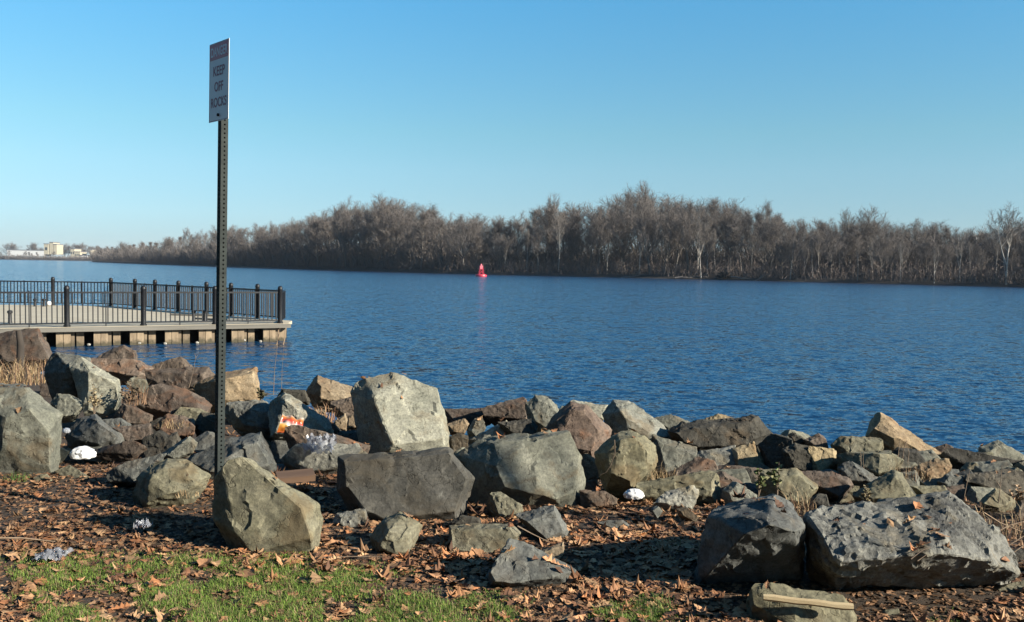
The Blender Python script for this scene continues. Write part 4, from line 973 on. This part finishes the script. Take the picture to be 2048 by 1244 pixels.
for vs, fs, R, c_, tc, px, py in singles:
    me = color_mesh('fallen_leaf', vs @ R, fs, np.tile((*tc, 1), (len(vs), 1))); o = link('fallen_leaf', me, MAT['leaf'], None, c_)
    if py > 1110: tag(o, 'single dry brown leaf lying on the lawn strip', 'leaf', 'leaves on the lawn')
    elif px < 460: tag(o, 'single dry brown leaf on the ground left of the olive slab', 'leaf', 'leaves on the left ground')
    else: tag(o, 'single dry brown leaf in the leaf drift among the rocks', 'leaf', 'leaves among the rocks')

# ------------------------------------------------------------------ grass
def grass_dens(px, py):
    n = noise.noise(Vector((px * .006, py * .014, 5.5))) + .5 * noise.noise(Vector((px * .02, py * .04, 1.5)))
    if px < 480: e = 1110 + 10 * n
    elif px < 620: e = 1112
    elif px < 1000: e = 1135
    elif px < 1330: e = 1195
    else: e = 1225
    if py < e - 18: return 0
    base = min(1, (py - e + 18) / 45.0)
    return base * max(0.0, min(1, .66 + 2.0 * n)) * (1 if px < 1330 else .35)
GV = []; GF = []; GT = []; ng = 0; rg = random.Random(41)
def blade(p, h, wd, az, bend, col):
    global ng
    d = np.array([math.cos(az), math.sin(az), 0]); s = np.array([-d[1], d[0], 0]) * wd
    m_ = p + d * bend * .3 * h + np.array([0, 0, .6 * h]); tip = p + d * bend * h + np.array([0, 0, h * (1 - .35 * bend)])
    GV.append(np.array([p - s, p + s, m_ - s * .7, m_ + s * .7, tip])); GF.append([ng, ng + 1, ng + 3, ng + 2]); GF.append([ng + 2, ng + 3, ng + 4]); GT.append(np.tile((*col, 1), (5, 1))); ng += 5
nr = np.random.default_rng(4)
cy_ = nr.uniform(3.55, 5.4, 330000); cx_ = nr.uniform(-.62, .5, 330000) * cy_; cu_ = nr.random(330000)
keep = []
for x, y, u in zip(cx_.tolist(), cy_.tolist(), cu_.tolist()):
    px, py = pix((x, y, 0)); d_ = grass_dens(px, py)
    if u < d_: keep.append((x, y, tz(x, y) - .004, d_))
K_ = np.array(keep); nk = len(K_); az = nr.uniform(0, 6.283, nk); hb = nr.uniform(.010, .036, nk) * (1 + .5 * (nr.random(nk) > .85)) * (.6 + .6 * K_[:, 3]); wb = nr.uniform(.0008, .0017, nk); bb = nr.uniform(.15, 1.3, nk)
D_ = np.stack([np.cos(az), np.sin(az), 0 * az], 1); S_ = np.stack([-np.sin(az), np.cos(az), 0 * az], 1) * wb[:, None]; Z_ = np.array([0, 0, 1.0])
B0 = K_[:, :3]; MD = B0 + D_ * (bb * .3 * hb)[:, None] + Z_ * (.6 * hb)[:, None]; TP = B0 + D_ * (bb * hb)[:, None] + Z_ * (hb * (1 - .35 * bb))[:, None]
V_ = np.stack([B0 - S_, B0 + S_, MD + S_ * .7, MD - S_ * .7, TP], 1).reshape(-1, 3)
g_ = nr.random(nk)[:, None]; dry = (nr.random(nk) < .2)[:, None]
C_ = np.where(dry, np.array([[.22, .17, .085]]), np.array([[.058, .105, .016]]) + g_ * np.array([[.10, .13, .022]]))
T_ = np.repeat(np.concatenate([C_, np.ones((nk, 1))], 1), 5, 0)
base = np.arange(nk)[:, None] * 5; Fq = (base + np.array([[0, 1, 2, 3]])).tolist(); Ft = (base + np.array([[3, 2, 4]])).tolist()
me = color_mesh('lawn_grass', V_, Fq + Ft, T_); tag(link('lawn_grass', me, MAT['grass']), 'patchy short green grass along the bottom edge', 'grass', kind='stuff')

# matted crumbs of old leaves
nm = 42000; my = 3.6 + 5.0 * nr.random(nm) ** 1.4; mx_ = nr.uniform(-.62, .62, nm) * my; Vm = []; Tm = []
for x, y, a1, a2, sz, c in zip(mx_.tolist(), my.tolist(), nr.uniform(0, 6.28, nm).tolist(), nr.uniform(-.5, .5, nm).tolist(), nr.uniform(.006, .022, nm).tolist(), nr.random(nm).tolist()):
    z = tz(x, y) + .003; ca, sa = math.cos(a1) * sz, math.sin(a1) * sz
    Vm += [(x - ca, y - sa, z), (x + sa * .6, y - ca * .6, z + sz * a2), (x + ca, y + sa, z + .3 * sz), (x - sa * .6, y + ca * .6, z + .006)]
    k_ = .3 + .9 * c; Tm += [(.19 * k_, .105 * k_, .055 * k_, 1)] * 4
me = color_mesh('leaf_crumbs', np.array(Vm), (np.arange(nm)[:, None] * 4 + np.arange(4)[None, :]).tolist(), np.array(Tm)); tag(link('leaf_crumbs', me, MAT['leaf']), 'fine brown crumbs of rotted leaves matted on the soil', 'leaf litter', kind='stuff')

def clump(name, px, py, n, h, wd, cols, label, cat, spread=.05, Y=None, bend=(.1, .8), group=None):
    global GV, GF, GT, ng
    GV, GF, GT, ng = [], [], [], 0
    p = onz(px, py, 0) if Y is None else at(px, py, Y)
    for _ in range(n):
        a = rg.uniform(0, 6.28); r = spread * math.sqrt(rg.random())
        c = rg.choice(cols); f = rg.uniform(.75, 1.2)
        blade(np.array([r * math.cos(a), r * math.sin(a), -.02]), h * rg.uniform(.15, 1.1), wd * rg.uniform(.7, 1.3), rg.uniform(0, 6.28), rg.uniform(*bend) + (.5 * rg.random() if cat == 'dead grass' else 0), tuple(q * f * (.62 if cat == 'dead grass' else .8) for q in c))
    me = color_mesh(name, np.vstack(GV), GF, np.vstack(GT)); o = link(name, me, MAT['twigleaf'], None, p); tag(o, label, cat, group); return o
GREEN = [(.07, .12, .025), (.10, .16, .035)]; STRAW = [(.42, .30, .16), (.34, .22, .11), (.50, .38, .22)]; BRN = [(.20, .12, .07), (.28, .17, .10)]
clump('grass_tuft', 35, 962, 260, .09, .002, GREEN, 'green grass tuft at the foot of the stained boulder', 'grass', .09)
clump('grass_tuft', 1330, 1095, 160, .09, .002, GREEN + STRAW, 'green and straw grass tuft in the right leaf patch', 'grass', .09)
clump('grass_tuft', 1310, 1215, 220, .08, .0018, GREEN, 'green grass tuft at the bottom edge left of the driftwood stick', 'grass', .10)
clump('dead_grass', 30, 765, 320, .36, .004, STRAW + BRN, 'straw coloured dead grass clump at the left edge above the grey boulders', 'dead grass', .32, 11.0)
clump('dead_grass', 60, 745, 150, .3, .004, STRAW + BRN, 'tan dead grass clump beside the smooth brown boulder', 'dead grass', .25, 12.0)
clump('dead_grass', 268, 805, 70, .3, .003, BRN, 'brown dead weed clump right of the pale slab boulder', 'dead grass', .12, 9.3, (.05, .4))
clump('dead_grass', 645, 838, 110, .22, .003, [(.36, .2, .11), (.45, .28, .16)], 'reddish straw grass clump left of the tallest boulder', 'dead grass', .16, 8.9)
clump('dead_grass', 1320, 955, 140, .14, .002, STRAW, 'straw grass at the right foot of the lichen spotted boulder', 'dead grass', .12, 6.7)
clump('dead_grass', 345, 850, 60, .10, .002, STRAW, 'straw grass with curled leaves left of the sign post', 'dead grass', .14, 8.4)
clump('dead_grass', 1820, 950, 150, .13, .002, STRAW + BRN, 'matted straw between the olive rock and the tan curved rock', 'dead grass', .16, 7.0)
clump('dead_grass', 1605, 1030, 120, .22, .002, BRN + STRAW, 'brown dead stems behind the foreground boulder with the black front', 'dead grass', .10, 6.0, (.05, .4))
clump('dead_grass', 375, 985, 50, .05, .0015, STRAW, 'dry straw caught on the right foot of the rounded olive boulder', 'dead grass', .08, 5.7)
clump('dead_grass', 1990, 1060, 160, .22, .002, STRAW + BRN, 'dry straw behind the right end of the huge rough boulder', 'dead grass', .2, 5.4)

# stems and twigs
MAT['stem'] = plain('dead_stem', (0.104, 0.072, 0.049), (0.195, 0.143, 0.098), 10, .9, .3, .003)
def stems(name, label, paths, r=.004, cat='twig', mat='stem'):
    o0 = Vector(paths[0][0]); mbx = MB()
    for pth in paths: mbx.tube(pth, [r * (1 - .6 * i / (len(pth) - 1)) for i in range(len(pth))], 5)
    tag(mbx.build(name, MAT[mat], None, 60, o0), label, cat)
def pp(Y, *pts): return [at(x, y, Y + i * .01) for i, (x, y) in enumerate(pts)]
stems('dead_stem', 'taller thin dead reed standing in the water below the pier corner', [pp(10.2, (547, 790), (549, 740), (556, 680), (560, 655))], .004)
stems('dead_stem', 'shorter thin dead reed in the water right of the taller one', [pp(10.3, (563, 785), (564, 740), (568, 690))], .003)
stems('dead_stem', 'thin dead stem with a forked tip left of the sign post against the water', [pp(10.0, (378, 775), (386, 745), (392, 712)), pp(10.0, (392, 715), (389, 707)), pp(10.0, (391, 716), (396, 710))], .004)
stems('dead_stem', 'three pale dead stems before the tall pointed boulder', [pp(7.3, (1796, 915), (1798, 895), (1800, 878)), pp(7.3, (1805, 918), (1808, 895), (1814, 880)), pp(7.3, (1815, 925), (1818, 905), (1811, 885))], .004)
stems('dead_stem', 'two thin dead stems beside the olive rock with a black left half', [pp(7.1, (1722, 935), (1722, 910), (1718, 895)), pp(7.1, (1728, 940), (1726, 920), (1727, 905))], .003)
stems('dead_stem', 'dark upright twig at the right edge above the olive triangular rock', [pp(6.2, (1995, 1020), (2000, 980), (2004, 930)), pp(6.2, (2001, 975), (1992, 960))], .004)
stems('dead_stem', 'thin crooked twig left of the olive triangular rock', [pp(6.3, (1925, 1010), (1930, 985), (1936, 955), (1940, 940)), pp(6.3, (1928, 1000), (1950, 1008), (1970, 1030))], .004)
for k_, pq in enumerate((pp(5.2, (1968, 1025), (2000, 1045), (2045, 1064)), pp(5.2, (1985, 1068), (2020, 1050), (2060, 1040)), pp(5.0, (2015, 1092), (2048, 1072)), pp(5.0, (2020, 1110), (2055, 1085)))):
    stems('dry_stalk', ('uppermost straw stalk slanting down beside the huge rough boulder', 'straw stalk rising to the right edge beside the huge rough boulder', 'third straw stalk from the top beside the huge rough boulder', 'lowest straw stalk at the right edge beside the huge rough boulder')[k_], [pq], .004, mat='rope')
stems('dead_stem', 'curved dark vine hanging on the left of the lichen spotted boulder', [pp(6.5, (1229, 880), (1230, 905), (1222, 930), (1212, 945), (1200, 950))], .004)
stems('fallen_twig', 'long dark twig lying across the leaves above the blue grey triangular stone', [pp(5.15, (1035, 1052), (1065, 1068), (1100, 1085))], .005)
stems('fallen_twig', 'dark twig lying on the lawn left of centre', [pp(4.5, (525, 1165), (560, 1173), (612, 1178))], .005)
stems('fallen_twig', 'pale straight twig on the leaves at the left', [pp(4.95, (0, 1076), (45, 1076), (110, 1083))], .006, mat='rope')
stems('fallen_twig', 'pale twig on the leaves below the olive green stone', [pp(4.9, (640, 1115), (700, 1113), (770, 1114))], .005)
stems('fallen_twig', 'thin twigs against the black hollow of the huge rough boulder', [pp(4.18, (1822, 1118), (1845, 1100), (1862, 1094)), pp(4.18, (1835, 1122), (1855, 1108))], .003)

# leafy weeds
def weed(px, py, Y, hpx, label, n, cols, seeds=False):
    p = at(px, py, Y); h = hpx * Y / FPX; e = empty('leafy_weed' if not seeds else 'seed_head_weed', p)
    st = MB(); V = []; Fs = []; T = []; k = 0
    for s in range(3 if not seeds else 5):
        a = rg.uniform(0, 6.28); tip = Vector((.16 * h * math.cos(a) * (s > 0) * 2, .1 * h * math.sin(a), h * (1 if s == 0 else rg.uniform(.5, .85))))
        pts = [Vector((0, 0, -.03)), tip * .5 + Vector((.02 * h, 0, 0)), tip]; st.tube(pts, [.004, .003, .0015], 5)
        for _ in range(n):
            f = rg.uniform(.3, 1); q = (tip * .5).lerp(tip, (f - .5) * 2) if f > .5 else pts[0].lerp(pts[1], f * 2)
            d = rnd_unit(rg); d.z = abs(d.z) * .6; L = (.045 if not seeds else .03) * rg.uniform(.6, 1.2) * Y / 6.5; s_ = d.cross(rnd_unit(rg)).normalized() * L * .28
            V.append(np.array([q, q + d * L * .5 + s_, q + d * L, q + d * L * .5 - s_])); Fs.append([k, k + 1, k + 2, k + 3]); k += 4; c = rg.choice(cols); T.append(np.tile((*c, 1), (4, 1)))
    st.build('stem', MAT['stem'], e); link('leaves', color_mesh('leaves', np.vstack(V), Fs, np.vstack(T)), MAT['twigleaf'], e); tag(e, label, 'weed')
WG = [(.07, .095, .03), (.11, .13, .05), (.18, .175, .085)]
weed(1555, 985, 6.4, 62, 'upright green leafy weed before the oval olive rock', 26, WG)
weed(1517, 985, 6.35, 45, 'shorter green leafy weed left of the upright one', 22, WG)
weed(188, 826, 9.0, 58, 'dry seed head weed standing before the pale slab boulder', 30, [(.19, .15, .09), (.28, .23, .14)], True)
weed(258, 812, 9.2, 50, 'dark dry branching weed right of the pale slab boulder', 24, [(.11, .08, .05), (.2, .13, .08)], True)
weed(1730, 1010, 6.0, 40, 'low dry weed at the back of the huge rough boulder', 24, [(.15, .13, .07), (.24, .2, .12)], True)
weed(2035, 1010, 6.0, 40, 'dry brown weed at the right edge', 24, [(.16, .11, .06), (.3, .2, .12)], True)
weed(520, 800, 9.8, 22, 'low dark weed at the water right of the square tan block', 22, [(.06, .06, .03), (.1, .09, .05)], True)

# ------------------------------------------------------------------ litter and driftwood
def crumple(name, px, py, Y, w_, h_, d_, mat, label, cat, seed=0, amp=.16):
    bm = bmesh.new(); bmesh.ops.create_icosphere(bm, subdivisions=4, radius=1)
    for v in bm.verts:
        c = v.co.copy(); a = 0
        for s, k in ((1.6, 1), (3.4, .5), (7.0, .22)):
            a += k * (1 - 2.2 * abs(noise.noise(c * s + Vector((seed, seed * 2, 0)))))
        v.co = c * (1 + amp * (a - .6)); v.co.x *= w_ / 2; v.co.y *= d_ / 2; v.co.z = max(v.co.z, -.5) * h_ / 1.5
    me = bpy.data.meshes.new(name); bm.to_mesh(me); bm.free()
    me.polygons.foreach_set('use_smooth', [True] * len(me.polygons)); me.set_sharp_from_angle(angle=math.radians(30))
    p = at(px, py, Y); o = link(name, me, mat, None, p); tag(o, label, cat); return o
crumple('plastic_bag', 166, 908, 7.2, .18, .085, .16, MAT['whiteplastic'], 'crumpled white plastic bag among the rocks at the left', 'bag', 3)
crumple('plastic_scrap', 133, 862, 7.8, .06, .04, .05, MAT['whiteplastic'], 'tiny white plastic scrap above the crumpled white bag', 'litter', 9)
crumple('plastic_scrap', 1268, 990, 6.25, .13, .06, .1, MAT['whiteplastic'], 'small white plastic scrap in the leaves right of centre', 'litter', 5)
m, t, b = new_mat('clear_plastic', .18); b.inputs['Base Color'].default_value = (.40, .42, .47, 1); b.inputs['Transmission Weight'].default_value = .7; b.inputs['IOR'].default_value = 1.15
MAT['clear'] = m
def sheet(name, px, py, Y, w_, d_, hgt, mat, label, cat, seed, tilt=0.0):
    q = MB(); n_ = 18
    for j in range(n_ + 1):
        for i in range(n_ + 1):
            u, v = i / n_ - .5, j / n_ - .5; k = 1 - .35 * abs(noise.noise(Vector((u * 3, v * 3, seed + 9))))
            z = hgt * (abs(noise.noise(Vector((u * 4, v * 4, seed)))) * 1.4 + .6 * abs(noise.noise(Vector((u * 9, v * 9, seed + 3))))) + tilt * v
            q.v.append(Vector((u * w_ * k + .1 * w_ * noise.noise(Vector((v * 5, seed, 0))), v * d_ * k, z)))
    for j in range(n_):
        for i in range(n_):
            a_ = j * (n_ + 1) + i; q.f.append([a_, a_ + 1, a_ + n_ + 2, a_ + n_ + 1])
    o = q.build(name, mat, None, 25); o.location = at(px, py, Y); tag(o, label, cat); return o
sheet('clear_bag', 640, 893, 6.85, .24, .2, .07, MAT['clear'], 'crumpled clear plastic on the rough rock left of the tallest boulder', 'bag', 12, .1)
sheet('clear_bag', 108, 1113, 4.85, .17, .17, .035, MAT['clear'], 'flattened clear plastic on the ground at the lower left', 'bag', 15)
sheet('clear_bag', 285, 1055, 5.25, .09, .09, .05, MAT['clear'], 'small clear plastic scrap in the shadow left of the olive slab', 'litter', 18)
# orange snack bag: a limp pillow pouch with crimped ends
m, t, b = new_mat('snack_bag_print', .3); co = coords(t, rnd=False)
sx = t.nodes.new('ShaderNodeSeparateXYZ'); t.links.new(co, sx.inputs[0])
ad = N(t, 'ShaderNodeMath', operation='MULTIPLY_ADD'); ad.inputs[1].default_value = 4.6; ad.inputs[2].default_value = .38
t.links.new(sx.outputs['Z'], ad.inputs[0]); nz = N(t, 'ShaderNodeMath', operation='MULTIPLY_ADD'); nz.inputs[1].default_value = .28; t.links.new(noise_n(t, co, 11, 1, .4), nz.inputs[0]); t.links.new(ad.outputs[0], nz.inputs[2])
r = ramp(t, nz.outputs[0], [(.12, (.42, .05, .02)), (.30, (.50, .14, .02)), (.46, (.55, .30, .06)), (.56, (.50, .46, .42)), (.66, (.46, .05, .03)), (.82, (.40, .14, .03)), (.95, (.5, .42, .36))])
t.links.new(dim(t, r.outputs[0]), b.inputs['Base Color'])
mbx = MB(); nu, nv = 16, 12
for side in (1, -1):
    n0 = len(mbx.v)
    for j in range(nv + 1):
        for i in range(nu + 1):
            u, v = i / nu - .5, j / nv - .5; puff = max(0, (1 - (2 * v) ** 4)) * max(0, 1 - (2 * u) ** 2) * .022
            wv = .012 * noise.noise(Vector((u * 5, v * 4, 1.5))) + .006 * noise.noise(Vector((u * 13, v * 11, 4)))
            mbx.v.append(Vector((u * .19 * (1 - .12 * v), side * puff + wv * 2.2, v * .17 + .02 * noise.noise(Vector((u * 3, v * 2, 9))))))
    for j in range(nv):
        for i in range(nu):
            a = n0 + j * (nu + 1) + i; mbx.f.append([a, a + 1, a + nu + 2, a + nu + 1][::side])
o = mbx.build('snack_bag', m, None, 60); o.location = at(582, 852, 7.72); o.rotation_euler = (-.55, .25, .25)
tag(o, 'crumpled orange and red snack bag standing between rocks', 'snack bag')
# driftwood stick on the flat stone
MAT['drift'] = plain('driftwood_pale', (0.300, 0.217, 0.112), (0.465, 0.375, 0.225), 5, .8, .6, .008, stretch=(.4, 3, 3))
A, B_ = at(1526, 1194, 4.06), at(1706, 1214, 4.02); d = B_ - A; L = d.length; mbx = MB()
pth = [A + d * (i / 8) + Vector((0, 0, .0015 * math.sin(i * 1.7))) for i in range(9)]
mbx.tube(pth, [.014, .0165, .0155, .016, .015, .0165, .0155, .017, .0155], 7); tag(mbx.build('driftwood_stick', MAT['drift'], None, 50, A), 'pale barkless driftwood stick lying on the flat stone at the bottom edge', 'driftwood')
MAT['board'] = plain('wet_brown_board', (0.063, 0.035, 0.021), (0.133, 0.077, 0.045), 4, .85, .5, .006, stretch=(.4, 3, 3))
A, B_ = at(553, 952, 6.35), at(628, 953, 6.45); d = (B_ - A); o = MB().box((0, 0, 0), (d.length, .11, .045)).build('board', MAT['board']); o.location = (A + B_) / 2; o.rotation_euler = (.25, -.02, math.atan2(d.y, d.x)); tag(o, 'brown weathered board wedged behind the olive slab', 'board')
q = at(40, 700, 14.0); o = MB().tube([(0, 0, -.3), (.01, 0, .1), (-.02, 0, .30)], [.06, .05, .04], 9).build('wooden_stump', MAT['rootdark'], None, 50); o.location = q; tag(o, 'short dark wooden stake before the pier wall at the left edge', 'stake')

# ------------------------------------------------------------------ thin winter haze over the river
m = bpy.data.materials.new('haze'); m.use_nodes = True; t = m.node_tree; t.nodes.clear()
pv = t.nodes.new('ShaderNodeVolumePrincipled'); pv.inputs['Color'].default_value = (.80, .88, 1.0, 1); pv.inputs['Density'].default_value = HAZE; pv.inputs['Anisotropy'].default_value = .2
ou = t.nodes.new('ShaderNodeOutputMaterial'); t.links.new(pv.outputs[0], ou.inputs['Volume'])
o = MB().box((0, 1350, 22), (5400, 3500, 56)).build('haze', m); tag(o, 'faint bluish haze over the river and the far wood', 'haze', kind='stuff')
